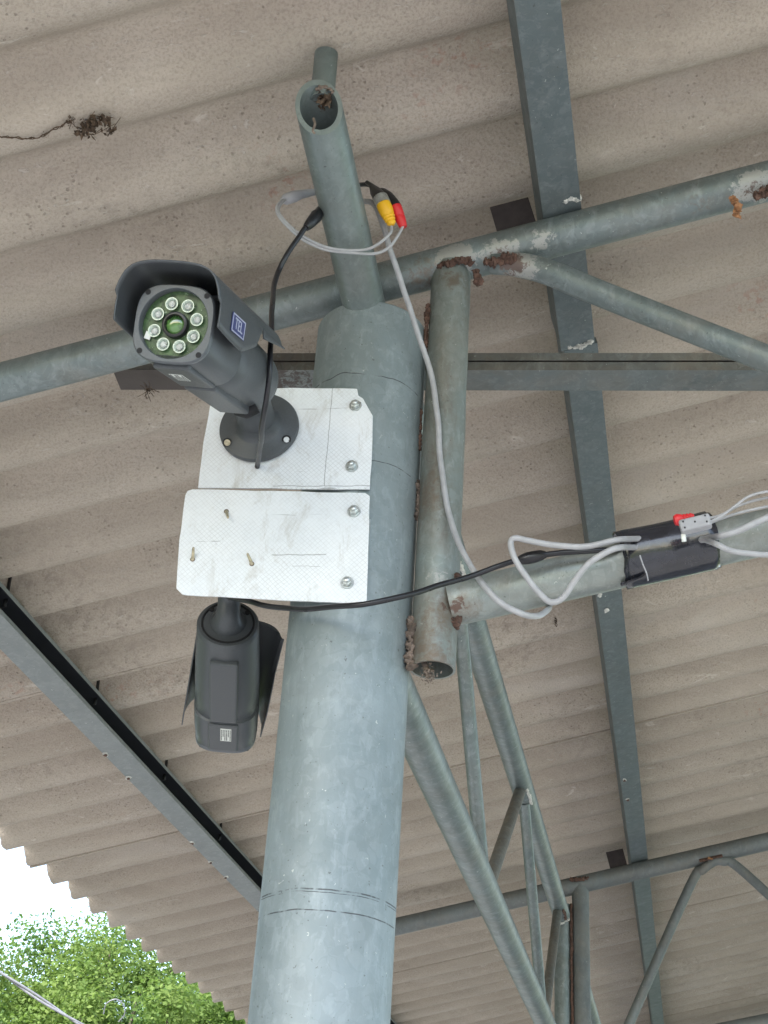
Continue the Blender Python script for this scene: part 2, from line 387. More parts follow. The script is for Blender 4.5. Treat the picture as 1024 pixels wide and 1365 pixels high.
def catmull(P, n=8):
    P = [Vector(p) for p in P]
    if len(P) < 3: return P
    Q = [2*P[0]-P[1]] + P + [2*P[-1]-P[-2]]
    out = []
    for i in range(1, len(Q)-2):
        a, b, c, d = Q[i-1:i+3]
        for k in range(n):
            t = k/n
            out.append(0.5*((2*b) + (c-a)*t + (2*a-5*b+4*c-d)*t*t + (3*b-a-3*c+d)*t**3))
    out.append(P[-1]); return out
def frames(P):
    T = []
    for i in range(len(P)):
        a = P[max(0, i-1)]; b = P[min(len(P)-1, i+1)]; T.append((b-a).normalized())
    u = T[0].orthogonal().normalized()
    # start reference: keep it stable w.r.t. world up
    ref = Vector((0,0,1)) if abs(T[0].z) < 0.9 else Vector((1,0,0))
    u = (ref - T[0]*ref.dot(T[0])).normalized()
    fr = []
    for i, t in enumerate(T):
        u = (u - t*u.dot(t)).normalized(); fr.append((t, u, t.cross(u)))
    return fr
def tube(P, r, seg=16, caps=True, rad=None):
    """r number or list"""
    P = [Vector(p) for p in P]; fr = frames(P); V, Fc = [], []
    for i, p in enumerate(P):
        rr = r[i] if isinstance(r, (list, tuple)) else r
        for k in range(seg):
            a = 2*math.pi*k/seg
            q = rr*(rad(i, k) if rad else 1.0)
            V.append(p + fr[i][1]*math.cos(a)*q + fr[i][2]*math.sin(a)*q)
    for i in range(len(P)-1):
        for k in range(seg):
            a, b = i*seg+k, i*seg+(k+1) % seg
            Fc.append((a, b, b+seg, a+seg))
    if caps:
        Fc.append(tuple(range(seg-1, -1, -1))); Fc.append(tuple(range((len(P)-1)*seg, len(P)*seg)))
    return V, Fc
def hollow(A, B, r, t=0.0035, seg=40, endcut=None, close_a=False, n=24, dent=0.0006):
    """hollow pipe from A to B, open at B (and A unless close_a). endcut: normal of B's cut plane"""
    A, B = Vector(A), Vector(B); d = (B-A).normalized(); L = (B-A).length
    ref = Vector((0,0,1)) if abs(d.z) < 0.9 else Vector((1,0,0))
    u = (ref - d*ref.dot(d)).normalized(); v = d.cross(u)
    V, Fc = [], []
    for layer, rr in ((0, r), (1, r-t)):
        for i in range(n+1):
            for k in range(seg):
                a = 2*math.pi*k/seg
                off = u*math.cos(a)*rr + v*math.sin(a)*rr
                s = L*i/n
                if endcut is not None and i == n:
                    nn = Vector(endcut); s = L - off.dot(nn)/d.dot(nn)
                elif endcut is not None and i == n-1: s = L*i/n - 0.02
                p = A + d*s + off
                p += off.normalized()*dent*noise.noise(p*14)
                V.append(p)
    N = (n+1)*seg
    for layer in (0, 1):
        for i in range(n):
            for k in range(seg):
                a = layer*N+i*seg+k; b = layer*N+i*seg+(k+1) % seg
                Fc.append((a, b, b+seg, a+seg) if layer == 0 else (b, a, a+seg, b+seg))
    for k in range(seg):
        a, b = n*seg+k, n*seg+(k+1) % seg
        Fc.append((a, b, b+N, a+N))
        a, b = k, (k+1) % seg
        Fc.append((a, b, b+N, a+N))
    return V, Fc
def box(c, s, mtx=None):
    c = Vector(c); V = []
    for i in (-1, 1):
        for j in (-1, 1):
            for k in (-1, 1):
                V.append(c+Vector((i*s[0]/2, j*s[1]/2, k*s[2]/2)))
    Fc = [(0,1,3,2),(4,6,7,5),(0,4,5,1),(2,3,7,6),(0,2,6,4),(1,5,7,3)]
    if mtx: V = [mtx @ v for v in V]
    return V, Fc
def lathe(prof, seg=32, axis='y'):
    """prof: list of (dist along axis, radius); axis y"""
    V, Fc = [], []
    for (s, r) in prof:
        for k in range(seg):
            a = 2*math.pi*k/seg; V.append(Vector((math.cos(a)*r, s, math.sin(a)*r)))
    for i in range(len(prof)-1):
        for k in range(seg):
            a, b = i*seg+k, i*seg+(k+1) % seg; Fc.append((a, b, b+seg, a+seg))
    Fc.append(tuple(range(seg))); Fc.append(tuple(range((len(prof)-1)*seg, len(prof)*seg)))
    return V, Fc
def extrude(poly, a0, a1, place):
    """closed polygon of 2D points swept between a0, a1; place(p, a)->Vector"""
    n = len(poly); V = [place(p, a0) for p in poly] + [place(p, a1) for p in poly]
    Fc = [(i, (i+1) % n, (i+1) % n+n, i+n) for i in range(n)]
    return V, Fc, n
def bevel(o, w, seg=2, angle=30):
    b = o.modifiers.new('bevel', 'BEVEL'); b.width = w; b.segments = seg; b.limit_method = 'ANGLE'; b.angle_limit = R_(angle); return o
def bead(P, r, seed=0, seg=14, n=14, rough=0.5):
    """lumpy weld metal"""
    Q = catmull(P, n); V, Fc = tube(Q, [r*(0.45 if i in (0, len(Q)-1) else 1.0) for i in range(len(Q))], seg)
    o_ = Vector((seed*3.1, seed*1.7, 0)); m_ = len(Q)
    for i in range(m_):
        for k_ in range(seg):
            v = V[i*seg+k_]; d = v-Q[i]
            f = 1 + rough*(0.9*noise.noise(v*150+o_) + 0.7*noise.noise(v*420+o_)) + 0.25*rough*noise.noise(v*60)
            V[i*seg+k_] = Q[i]+d*max(0.25, f)
    return V, Fc
def frame_from(origin, y, z):
    y = Vector(y).normalized(); z = Vector(z); z = (z-y*z.dot(y)).normalized(); x = y.cross(z)
    mm = Matrix((x, y, z)).transposed().to_4x4(); mm.translation = origin; return mm

# ------------------------------------------------------------------ the ground
TH = R_(13.3); TT = math.tan(TH)
def roofz(X): return 1.171 + TT*(X+1.921)          # height of the lowest corrugation crests
def sheet(name, x0, x1, y0, y1, z, mat, kind='structure'):
    o = obj(name, ([(x0,y0,z),(x1,y0,z),(x1,y1,z),(x0,y1,z)], [(0,1,2,3)]), mat, org=Vector((0,0,z)), smooth=False)
    tag(o, kind=kind); return o
g = sheet('ground', -900, 900, -900, 900, G, M['grass']); g['label'] = 'short green grass ground around the shed'
g = sheet('gravel_yard', -7, 14, -14, -0.12, G+0.004, M['dirt']); g['label'] = 'pale gravel yard beside the shed'
g = sheet('gravel_path', -6.3, -1.7, -0.12, 24, G+0.004, M['dirt']); g['label'] = 'pale gravel strip along the eave side of the shed'
g = sheet('concrete_floor', -1.7, 7, -0.1, 16, G+0.06, M['slab']); g['label'] = 'bare concrete floor under the shed roof'

# ------------------------------------------------------------------ roof sheets
PER = 0.177; YC = 3.799; AMP = 0.031
roof = thing('corrugated_roof', 'weathered beige fibre cement corrugated roof seen from underneath', 'roof', (-1.921, 3.0, roofz(-1.921)))
XE, XR = -1.921, 6.5
NU = 18
def roof_sheet(k0, ncor, lift, x0, x1, idx):
    rnd = random.Random(idx)
    V, Fc = [], []
    ny = ncor*18; y0 = YC + k0*PER
    nx = NU
    jag = [rnd.uniform(-0.004, 0.004) for _ in range(ny+1)]
    for layer in (0, 1):
        for j in range(ny+1):
            y = y0 + 0.003 + j*PER/18 + (0.03 if j == ny else 0)
            ph = 2*math.pi*(y-YC)/PER
            for i in range(nx+1):
                x = x0+(x1-x0)*i/nx
                if i == 0: x += jag[j]*0.6
                z = roofz(x) + 2*AMP*((1-math.cos(ph))/2)**1.35 + lift + layer*0.0065
                z += 0.0012*noise.noise(Vector((x*2.2, y*3.1, idx)))
                V.append(Vector((x, y, z)))
    N = (ny+1)*(nx+1)
    for layer in (0, 1):
        for j in range(ny):
            for i in range(nx):
                a = layer*N + j*(nx+1)+i
                Fc.append((a, a+1, a+nx+2, a+nx+1))
    for j in range(ny):
        a = j*(nx+1); Fc.append((a, a+nx+1, a+nx+1+N, a+N))
        a = j*(nx+1)+nx; Fc.append((a, a+nx+1, a+nx+1+N, a+N))
    for i in range(nx):
        a = i; Fc.append((a, a+1, a+1+N, a+N))
        a = ny*(nx+1)+i; Fc.append((a, a+1, a+1+N, a+N))
    o = obj('roof_sheet', (V, Fc), M['roof'], roof)
    return o
k = -23; idx = 0
while YC + k*PER < 15:
    roof_sheet(k, 6, 0.0 if idx % 2 == 0 else 0.0018, XE + random.uniform(-0.003, 0.003), XR, idx)
    k += 6; idx += 1

# ------------------------------------------------------------------ purlins
sdir = Vector((math.cos(TH), 0, math.sin(TH))); ndir = Vector((-math.sin(TH), 0, math.cos(TH)))
PH = 0.080
def channel_poly(w, h, lip, t):
    a = w/2
    return [(a, lip), (a, 0), (-a, 0), (-a, h), (a, h), (a, h-lip), (a-t, h-lip), (a-t, h-t), (-a+t, h-t), (-a+t, t), (a-t, t), (a-t, lip)]
def channel(c0, c1, S, Nn, w, h, lip=0.013, t=0.003):
    poly = channel_poly(w, h, lip, t)
    c0, c1 = Vector(c0), Vector(c1)
    V = [c0+S*p[0]+Nn*p[1] for p in poly] + [c1+S*p[0]+Nn*p[1] for p in poly]
    n = len(poly); Fc = [(i, (i+1) % n, (i+1) % n+n, i+n) for i in range(n)]
    for o_ in (0, n):
        quads = [(0,1,10,11), (1,2,9,10), (2,3,8,9), (3,4,7,8), (4,5,6,7)]
        Fc += [tuple(q+o_ for q in f) for f in quads]
    return V, Fc
def pbase(X): return Vector((X, 0, roofz(X))) - ndir*PH       # bottom face centre at Y=0
def chip(p, n_, s, seed, mat, parent, name):
    rnd = random.Random(seed); n_ = Vector(n_).normalized(); u = Vector((0,1,0)); v = n_.cross(u).normalized()
    pts = []; K = 9
    for i in range(K):
        a = 2*math.pi*i/K; r = s*(0.55+0.7*rnd.random())
        pts.append(Vector(p)+u*math.cos(a)*r*1.3+v*math.sin(a)*r*0.8)
    V = pts + [q*1.0 - n_*0.0015 + (Vector(p)-q)*0.25 for q in pts] + [Vector(p)-n_*0.0022]
    Fc = [(i, (i+1) % K, (i+1) % K+K, i+K) for i in range(K)] + [(i+K, (i+1) % K+K, 2*K) for i in range(K)]
    return obj(name, (V, Fc), mat, parent)
def hook(parent, Y, X):
    Y = YC + PER*(round((Y-YC)/PER-0.5)+0.5); xx = X+0.012
    P = [Vector((xx, Y, roofz(xx)+0.050)), Vector((xx+0.0015, Y, roofz(xx)+0.02)), Vector((xx+0.001, Y+0.002, roofz(xx)-0.004)), Vector((xx, Y+0.002, roofz(xx)-0.02))]
    obj('hook_bolt', tube(P, 0.0042, 8), M['black'], parent)

XA = -1.373
pa = thing('roof_purlin', 'grey channel purlin near the eave with its dark open side facing right', 'purlin', (XA, 2, roofz(XA)-PH))
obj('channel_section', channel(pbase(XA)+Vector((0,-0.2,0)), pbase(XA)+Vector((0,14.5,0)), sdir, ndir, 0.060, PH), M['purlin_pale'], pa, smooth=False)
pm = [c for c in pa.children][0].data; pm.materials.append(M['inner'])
for i in (5, 6, 7, 8, 9, 10, 11): pm.polygons[i].material_index = 1  # inner channel faces get the shade colour
for Y in (2.41, 2.93, 3.60, 4.12, 4.80): hook(pa, Y, XA)
for i, Y in enumerate((3.16, 3.33, 3.88, 4.07, 4.23)):
    p = pbase(XA)+Vector((0, Y, 0))-sdir*0.026-ndir*0.0005
    chip(p, ndir, 0.011, i, M['chalk'], pa, 'paint_chip'); chip(p-ndir*0.0025, ndir, 0.0060, i+20, M['rust'], pa, 'rust_spot')

XB = -0.142
pb = thing('roof_purlin', 'dark grey channel purlin running over the trusses right of the column', 'purlin', (XB, 2, roofz(XB)-PH))
obj('channel_section', channel(pbase(XB)+Vector((0,-0.2,-0.003)), pbase(XB)+Vector((0.0,2.005,-0.003)), sdir, ndir, 0.060, PH-0.002), M['purlin'], pb, smooth=False)
obj('channel_section', channel(pbase(XB)+Vector((0.004,2.012,0.002)), pbase(XB)+Vector((0.004,14.5,0.002)), sdir, ndir, 0.060, PH-0.004), M['purlin'], pb, smooth=False)
q = pbase(XB)
obj('joint_weld', bead([q+Vector((-0.024,1.995,-0.0005)), q+Vector((0,2.003,-0.001)), q+Vector((0.027,1.998,0.005))], 0.0055, 3, rough=0.9), M['chalk'], pb)
obj('chord_weld', bead([q+Vector((0.0,1.640,0.001)), q+Vector((0.014,1.636,0.003)), q+Vector((0.03,1.645,0.007))], 0.0045, 4, rough=0.9), M['chalk'], pb)
for i, (dx, Y) in enumerate(((-0.006, 4.20), (-0.004, 4.38), (-0.01, 2.96), (0.002, 3.04))):
    p = q+Vector((dx-0.008, Y, -0.0005))
    chip(p-ndir*0.002, ndir, 0.010, i+40, M['chalk'], pb, 'paint_chip')
    if i < 2: chip(p-ndir*0.0045, ndir, 0.007, i+50, M['rust'], pb, 'rust_spot')
XC = 1.1
pc = thing('roof_purlin', 'channel purlin beyond the right edge of the photo', 'purlin', (XC, 2, roofz(XC)-PH))
obj('channel_section', channel(pbase(XC)+Vector((0,-0.2,0)), pbase(XC)+Vector((0,14.5,0)), sdir, ndir, 0.060, PH), M['purlin'], pc, smooth=False)

# ------------------------------------------------------------------ main column
YT = 1.68
PC = Vector((-0.414, YT, 0)); PRAD = 0.0828; RIM = 1.312
colm = thing('steel_column', 'thick galvanised steel pipe column carrying the two cameras, with leaning stub pipe on top', 'column', (PC.x, PC.y, G+0.06))
def column_tube():
    seg, n = 72, 60; V, Fc = [], []
    for i in range(n+1):
        z = G+0.06 + (RIM-G-0.06)*i/n
        for k_ in range(seg):
            a = 2*math.pi*k_/seg
            r = PRAD + 0.0007*noise.noise(Vector((math.cos(a)*1.6, math.sin(a)*1.6, z*2.4)))
            V.append(Vector((PC.x+math.cos(a)*r, PC.y+math.sin(a)*r, z)))
    for i in range(n):
        for k_ in range(seg):
            a, b = i*seg+k_, i*seg+(k_+1) % seg; Fc.append((a, b, b+seg, a+seg))
    # shallow welded cap
    for j, (dz, fr_) in enumerate(((0.004, 0.96), (0.006, 0.5))):
        for k_ in range(seg):
            a = 2*math.pi*k_/seg; V.append(Vector((PC.x+math.cos(a)*PRAD*fr_, PC.y+math.sin(a)*PRAD*fr_, RIM+dz)))
        b0 = (n+j)*seg
        for k_ in range(seg): Fc.append((b0+k_, b0+(k_+1) % seg, b0+(k_+1) % seg+seg, b0+k_+seg))
    Fc.append(tuple(range((n+2)*seg, (n+3)*seg)))
    return V, Fc
obj('pole_pipe', column_tube(), M['pole'], colm)
# leaning stub
SB = Vector((-0.413, 1.695, 1.300)); SE = at(425, 143, 1.90)
sight = -SE.normalized(); dS = (SE-SB).normalized()
cutn = (dS*0.55 + sight*0.75).normalized()
obj('stub_pipe', hollow(SB, SE, 0.0318, 0.0062, 40, endcut=cutn, n=20), M['stub'], colm)
Q0 = at(431, 118, 1.925); Q1 = Vector((Q0.x, Q0.y+0.01, roofz(Q0.x)+0.012))
Q1 = at(435, 72, 1.945)
obj('stub_peg', hollow(Q0 - (Q1-Q0)*0.35, Q1, 0.0163, 0.003, 24, n=8), M['stub'], colm)
obj('stub_weld', bead([at(420, 119, 1.904), at(434, 116, 1.906), at(445, 123, 1.902)], 0.0024, 5, rough=1.1), M['weld'], colm)
obj('stub_weld', bead([SB+Vector((math.cos(t)*0.034, -0.045+math.sin(t)*0.02, 0.016)) for t in (3.1, 3.9, 4.7, 5.5, 6.2)], 0.003, 6), M['pipe'], colm)
# dried leaf and mud inside the stub
inner = SE - dS*0.02
def crumple(c, s, seed, n=26, stretch=(1,1,1), k=1.0):
    """a crumpled lump of dry leaf and dust"""
    rnd = random.Random(seed); V, Fc = [], []; n = int(n*2/k)
    for i in range(n):
        p = Vector(c)+Vector([rnd.gauss(0, 1)*s*stretch[j]*0.45 for j in range(3)])
        u = Vector([rnd.gauss(0, 1) for _ in range(3)]).normalized(); v = u.orthogonal().normalized()
        L = k*s*rnd.uniform(0.12, 0.34); k0 = len(V)
        w_ = L*rnd.uniform(0.25, 0.6)
        V += [p-u*L, p+v*w_, p+u*L, p-v*w_+u.cross(v)*w_*0.5]; Fc.append((k0, k0+1, k0+2)); Fc.append((k0, k0+2, k0+3))
    return V, Fc
n1 = obj('mud_nest', crumple(at(434, 133, 1.91), 0.0125, 3, 70, (0.8, 1, 1.2), 1.7), M['debris'], smooth=False, org=at(431,134,1.9))
tag(n1, 'brown dried leaf and mud stuffed in the open end of the stub pipe', 'nest')
n2 = obj('hanging_twig', (tube(catmull([at(418, 158, 1.875), at(420, 166, 1.865), at(417, 174, 1.87), at(420, 178, 1.872)], 4), 0.0017, 6)), M['web'], org=at(418,158,1.875))
tag(n2, 'pale twig hanging over the lip of the open stub pipe', 'twig')

# ------------------------------------------------------------------ trusses
PR = 0.0302
def chordpt(x, Y, z0=1.0): return Vector((x, Y, z0))
# top chord passes under purlins: axis is PH + PR below crest plane
def topc(X, Y): return Vector((X, Y, roofz(X) - (PH+PR)/math.cos(TH)))
BZ0 = 0.860; BX0 = -0.241
def botc(X, Y): return Vector((X, Y, BZ0 + (X-BX0)*0.219))
trs = []
RU_ = (0.11, 0.06, 0.045); CH = (0.40, 0.395, 0.37); BR = (0.16, 0.115, 0.08)
O0 = Vector((-0.296, YT, G+0.06)); f0 = YT-0.03
M['chord0'] = mat_zinc('galvanised_chord', base=(0.195, 0.232, 0.235), dark=(0.13, 0.158, 0.155), light=(0.40, 0.44, 0.44), grime=0.4, rust=0.1, spots=(
    (atY(606, 343, f0)-O0, 0.050, CH, 0.66), (atY(668, 338, f0)-O0, 0.048, CH, 0.66), (atY(1010, 250, f0)-O0, 0.06, CH, 0.68), (atY(720, 318, f0)-O0, 0.05, CH, 0.84),
    (atY(605, 356, f0)-O0, 0.034, RU_, 0.68), (atY(668, 345, f0)-O0, 0.036, RU_, 0.66), (atY(1012, 258, f0)-O0, 0.045, RU_, 0.70), (atY(565, 370, f0)-O0, 0.09, BR, 0.80), (atY(940, 275, f0)-O0, 0.06, BR, 0.8)))
M['web0'] = mat_zinc('galvanised_web', base=(0.195, 0.232, 0.235), dark=(0.13, 0.158, 0.155), light=(0.40, 0.44, 0.44), grime=0.45, rust=0.1, spots=((atY(690, 353, f0)-O0, 0.06, CH, 0.72), (atY(680, 350, f0)-O0, 0.05, RU_, 0.78)))
M['taped'] = mat_zinc('galvanised_scuffed', base=(0.30, 0.34, 0.33), dark=(0.21, 0.23, 0.215), light=(0.50, 0.53, 0.50), rust=0.25, grime=0.6, spots=((atY(618, 815, f0)-O0, 0.045, BR, 0.62), (atY(610, 810, f0)-O0, 0.030, RU_, 0.78)))
M['rusty'] = mat_zinc('galvanised_post_worn', base=(0.27, 0.315, 0.30), dark=(0.17, 0.18, 0.16), light=(0.48, 0.52, 0.50), rust=0.55, grime=0.6, spots=(
    (atY(606, 372, f0)-O0, 0.05, BR, 0.80), (atY(563, 655, f0)-O0, 0.08, BR, 0.72), (atY(550, 860, f0)-O0, 0.08, BR, 0.66), (atY(578, 890, f0)-O0, 0.06, BR, 0.66), (atY(604, 810, f0)-O0, 0.06, BR, 0.66), (atY(585, 770, f0)-O0, 0.05, CH, 0.93), (atY(604, 805, f0)-O0, 0.030, RU_, 0.80)))
labels = ['galvanised pipe truss joined to the near column, black tape on its lower chord',
          'second roof truss of dark pipe, crossing behind the lattice girder below right',
          'third roof truss of pipe just showing in the lower right corner']
PX = -0.296
for ti, Y in enumerate((YT, 5.06, 8.44)):
    mt = M['pipe'] if ti == 0 else M['far']
    tr = thing('roof_truss', labels[ti], 'truss', (PX, Y, G+0.06), 'pipe trusses carrying the roof'); trs.append(tr)
    obj('top_chord', tube([topc(-1.45, Y), topc(-0.9, Y), topc(-0.3, Y), topc(0.3, Y), topc(1.2, Y), topc(6.4, Y)], PR+0.0005, 32), M['chord0'] if ti == 0 else mt, tr)
    obj('bottom_chord', tube([botc(PX+PR*0.6, Y), botc(0, Y), botc(0.4, Y), botc(1.2, Y), botc(6.4, Y)], PR, 32), M['taped'] if ti == 0 else mt, tr)
    ptop = topc(PX, Y).z - 0.012
    if ti == 0:
        obj('post', hollow(Vector((PX, Y, ptop)), Vector((PX-0.002, Y, 0.757)), PR, 0.0032, 40, n=30, dent=0.0012), M['rusty'], tr)
    else:
        obj('post', tube([Vector((PX-0.035, Y, ptop)), Vector((PX-0.035, Y, 0.3)), Vector((PX-0.035, Y, G+0.06))], PR, 24), mt, tr)
        obj('post', tube([Vector((PX-0.098, Y, ptop-0.07)), Vector((PX-0.098, Y, 0.3)), Vector((PX-0.098, Y, G+0.06))], PR, 24), M['pipe'], tr)
        obj('weld_seam', bead([Vector((PX-0.0665, Y-0.02, ptop-0.07)), Vector((PX-0.0665, Y-0.02, 1.1)), Vector((PX-0.0665, Y-0.02, 0.8))], 0.0042, 12, n=30, rough=1.0), M['rust'], tr)
        obj('weld_bead', bead([Vector((PX-0.07, Y-0.03, ptop+0.012)), Vector((PX-0.035, Y-0.036, ptop+0.012)), Vector((PX, Y-0.02, ptop+0.02))], 0.007, 13, rough=0.9), M['rust'], tr)
    # bent web members
    DR = 0.0195
    if ti == 0:
        P = [atY(655, 352, Y-0.012), atY(690, 353, Y-0.012), atY(728, 362, Y-0.01), atY(775, 381, Y-0.006), atY(850, 411, Y), atY(1024, 479, Y)]
        e = P[-1]; d = (P[-1]-P[-2]).normalized(); P.append(e+d*((botc(0.62, Y).z-e.z)/d.z))
        P = catmull(P, 8)
        rr = [DR*(0.8+0.2*min(1, i/10)) for i in range(len(P))]
        obj('web_member', tube(P, rr, 22), M['web0'], tr)
        P = catmull([topc(0.27, Y)+Vector((0, -0.012, -0.03)), topc(0.31, Y)+Vector((0,-0.008,-0.055)), topc(0.5, Y)-Vector((0,0,0.25)), topc(0.78, Y)-Vector((0,0,0.62))], 6)
        obj('web_member', tube(P, DR, 18), M['pipe'], tr)
    else:
        nodeX = 0.118
        P = [topc(nodeX+0.02, Y)+Vector((0,-0.012,-0.030)), topc(nodeX-0.02, Y)+Vector((0,-0.01,-0.05)), topc(nodeX-0.07, Y)-Vector((0,0,0.10)), botc(-0.17, Y)+Vector((-0.03, 0, 0.03))]
        obj('web_member', tube(catmull(P, 7), DR*0.85, 16), mt, tr)
        P = [topc(nodeX+0.0, Y)+Vector((0,-0.012,-0.032)), topc(nodeX+0.05, Y)+Vector((0,-0.01,-0.036)), topc(nodeX+0.13, Y)-Vector((0,0,0.10)), botc(0.62, Y)+Vector((0.0, 0, 0.03))]
        obj('web_member', tube(catmull(P, 7), DR*0.85, 16), mt, tr)
        obj('weld_bead', bead([topc(nodeX-0.03, Y)+Vector((0,-0.028,-0.022)), topc(nodeX+0.05, Y)+Vector((0,-0.028,-0.022))], 0.012, 14, rough=0.9), M['rust'], tr)
        obj('rust_spot', bead([topc(nodeX+0.0, Y)+Vector((0,-0.04,-0.022)), topc(nodeX+0.015, Y)+Vector((0,-0.04,-0.03))], 0.010, 15, rough=0.9), M['orange'], tr)
    # cleat holding the purlin
    c0 = topc(XB-0.058, Y)
    cl = obj('purlin_cleat', box((-0.03, -0.002, 0.052), (0.062, 0.004, 0.066)), M['cleat'], tr, org=Vector((0,0,0)))
    mm = Matrix.Translation(c0+ndir*0.006-Vector(tr.location)+sdir*0.043) @ Matrix.Rotation(-TH, 4, 'Y')
    cl.matrix_local = mm; bevel(cl, 0.001)
tr0 = trs[0]
Y = YT
fr0 = YT-0.0285
obj('weld_bead', bead([atY(583, 362, fr0+0.012), atY(592, 354, fr0), atY(605, 350, fr0-0.003), atY(622, 346, fr0-0.002), atY(630, 352, fr0+0.006)], 0.0050, 21, rough=1.3), M['rust'], tr0)
obj('weld_bead', bead([atY(645, 350, fr0), atY(660, 348, fr0-0.003), atY(676, 345, fr0-0.004), atY(688, 343, fr0)], 0.0060, 23, rough=1.3), M['rust'], tr0)
obj('weld_bead', bead([atY(634, 360, fr0+0.01), atY(637, 372, fr0+0.012), atY(638, 381, fr0+0.016)], 0.005, 25, rough=1.0), M['rust'], tr0)
obj('weld_bead', bead([atY(1004, 262, fr0), atY(1024, 254, fr0-0.002), atY(1045, 250, fr0)], 0.0060, 26, rough=1.3), M['rust'], tr0)
obj('rust_spot', bead([atY(975, 265, fr0), atY(982, 272, fr0-0.002), atY(983, 284, fr0), atY(981, 290, fr0+0.004)], 0.005, 28, rough=1.2), M['orange'], tr0)
def pz(y): return 2.19-(y-360)*0.00063
for i, (xa, ya, xb, yb, rr, mm_) in enumerate(((571, 405, 567, 470, 0.0042, 'rust'), (561, 545, 559, 600, 0.003, 'rust'), (560, 640, 556, 692, 0.0060, 'weld'), (549, 822, 546, 893, 0.0070, 'weld'))):
    P = [at(xa+(xb-xa)*t, ya+(yb-ya)*t, pz(ya+(yb-ya)*t)-0.012) for t in (0, .35, .7, 1)]
    obj('weld_bead', bead(P, rr*0.85, 30+i, rough=1.35), M[mm_], tr0)
P = [at(x, y, pz(y)-0.020) for x, y in ((609, 765), (605, 790), (604, 812), (608, 838))]
obj('weld_bead', bead(P, 0.0085, 40, rough=0.9), M['rust'], tr0)
# scrap hanging out of the post's open end
n3 = obj('spider_nest', join(crumple(at(571, 897, 1.845), 0.010, 5, 70, (1.1, 1, 0.9)), tube(catmull([at(563, 878, 1.86), at(568, 890, 1.85), at(573, 902, 1.845)], 4), 0.004, 7), crumple(at(574, 906, 1.845), 0.006, 6, 40)), M['web'], smooth=False, org=at(571,885,1.85))
tag(n3, 'dusty spider nest hanging from the open lower end of the rusty truss post', 'nest')

# ------------------------------------------------------------------ lattice girder
XG = -0.393; ZU, ZL = 1.302, 0.828
for gi, (ya, yb, lab) in enumerate(((1.77, 4.98, 'pipe lattice girder running away from the near column to the second truss'),
                                    (5.14, 8.36, 'farther pipe lattice girder behind the second truss posts'))):
    gd = thing('lattice_girder', lab, 'girder', (XG, ya, ZL-PR), 'lattice girders between the columns')
    obj('upper_tube', tube([Vector((XG, ya + (yb-ya)*t, ZU + 0.003*t)) for t in (0, .25, .5, .75, 1)], PR, 32), M['pipe'], gd)
    obj('lower_tube', tube([Vector((XG, ya + (yb-ya)*t, ZL - 0.004*t)) for t in (0, .25, .5, .75, 1)], PR, 32), M['pipe'], gd)
    off = ya-1.77
    nodes = [(1.85, 0), (2.40, 1), (2.96, 0), (3.68, 1), (4.30, 0), (4.88, 1)]
    for (y0, s0), (y1, s1) in zip(nodes, nodes[1:]):
        dy = 0.05
        z0 = ZU-PR*0.7 if s0 else ZL+PR*0.7; z1 = ZU-PR*0.7 if s1 else ZL+PR*0.7
        obj('lacing_bar', tube([Vector((XG, y0+off+dy, z0)), Vector((XG, (y0+y1)/2+off, (z0+z1)/2)), Vector((XG, y1+off-dy, z1))], 0.0152, 18), M['pipe'] if s0 else M['brace'], gd)
    for (y0, s0) in nodes:
        if s0: obj('weld_bead', bead([Vector((XG+0.018, y0+off-0.06, ZU-PR*0.75)), Vector((XG+0.02, y0+off, ZU-PR*0.7)), Vector((XG+0.018, y0+off+0.06, ZU-PR*0.75))], 0.004, 50, rough=1.0), M['chalk'] if y0 < 4 else M['rust'], gd)
    obj('end_weld', bead([Vector((XG-0.02, yb-0.012, ZU-0.026)), Vector((XG, yb-0.014, ZU-0.031)), Vector((XG+0.03, yb-0.012, ZU-0.012))], 0.005, 51, rough=1.0), M['chalk'], gd)

# ------------------------------------------------------------------ level brace channel behind the truss
ZB = 1.345
def onZ(px, py, Z):
    r = at(px, py, 1.0); return r*(Z/r.z)
b0, b1 = onZ(156, 507, ZB), onZ(1024, 508, ZB)
b1 = b1 + (b1-b0)*0.8
bx = (b1-b0).normalized(); bn = Vector((-bx.y, bx.x, 0))*-1          # bn points towards the photographer
br = thing('brace_channel', 'level brown stained steel channel passing behind the column from left to right', 'beam', tuple(b0))
def chan_brace():
    # opening towards the photographer: bottom flange, lip, web at back
    h, wd, lip, t = 0.034, 0.056, 0.016, 0.0025
    poly = [(0, lip), (0, 0), (-wd, 0), (-wd, h), (0, h), (0, h-lip+0.0015), (-t, h-lip+0.0015), (-t, h-t), (-wd+t, h-t), (-wd+t, t), (-t, t), (-t, lip)]
    V = [p0+bn*(p[0]+0.029)+Vector((0,0,p[1])) for p0 in (b0, b1) for p in poly]
    n = len(poly); Fc = [(i, (i+1) % n, (i+1) % n+n, i+n) for i in range(n)]
    for o_ in (0, n):
        Fc += [tuple(q_+o_ for q_ in f) for f in [(0,1,10,11), (1,2,9,10), (2,3,8,9), (3,4,7,8), (4,5,6,7)]]
    return V, Fc
bo = obj('channel_section', chan_brace(), M['brace'], br, smooth=False)
DK = (0.060, 0.046, 0.038)
M['brace_end'] = mat_zinc('weathered_channel_end', base=(0.17, 0.20, 0.20), dark=(0.115, 0.13, 0.125), light=(0.33, 0.35, 0.33), metal=0.3, rough=0.55, grime=0.5,
    spots=(((0.0, -0.01, 0.0), 0.36, DK, 0.56), ((0.10, 0.0, 0.0), 0.30, DK, 0.60)))
bo.data.materials.append(M['brace_end']); bo.data.polygons[1].material_index = 1
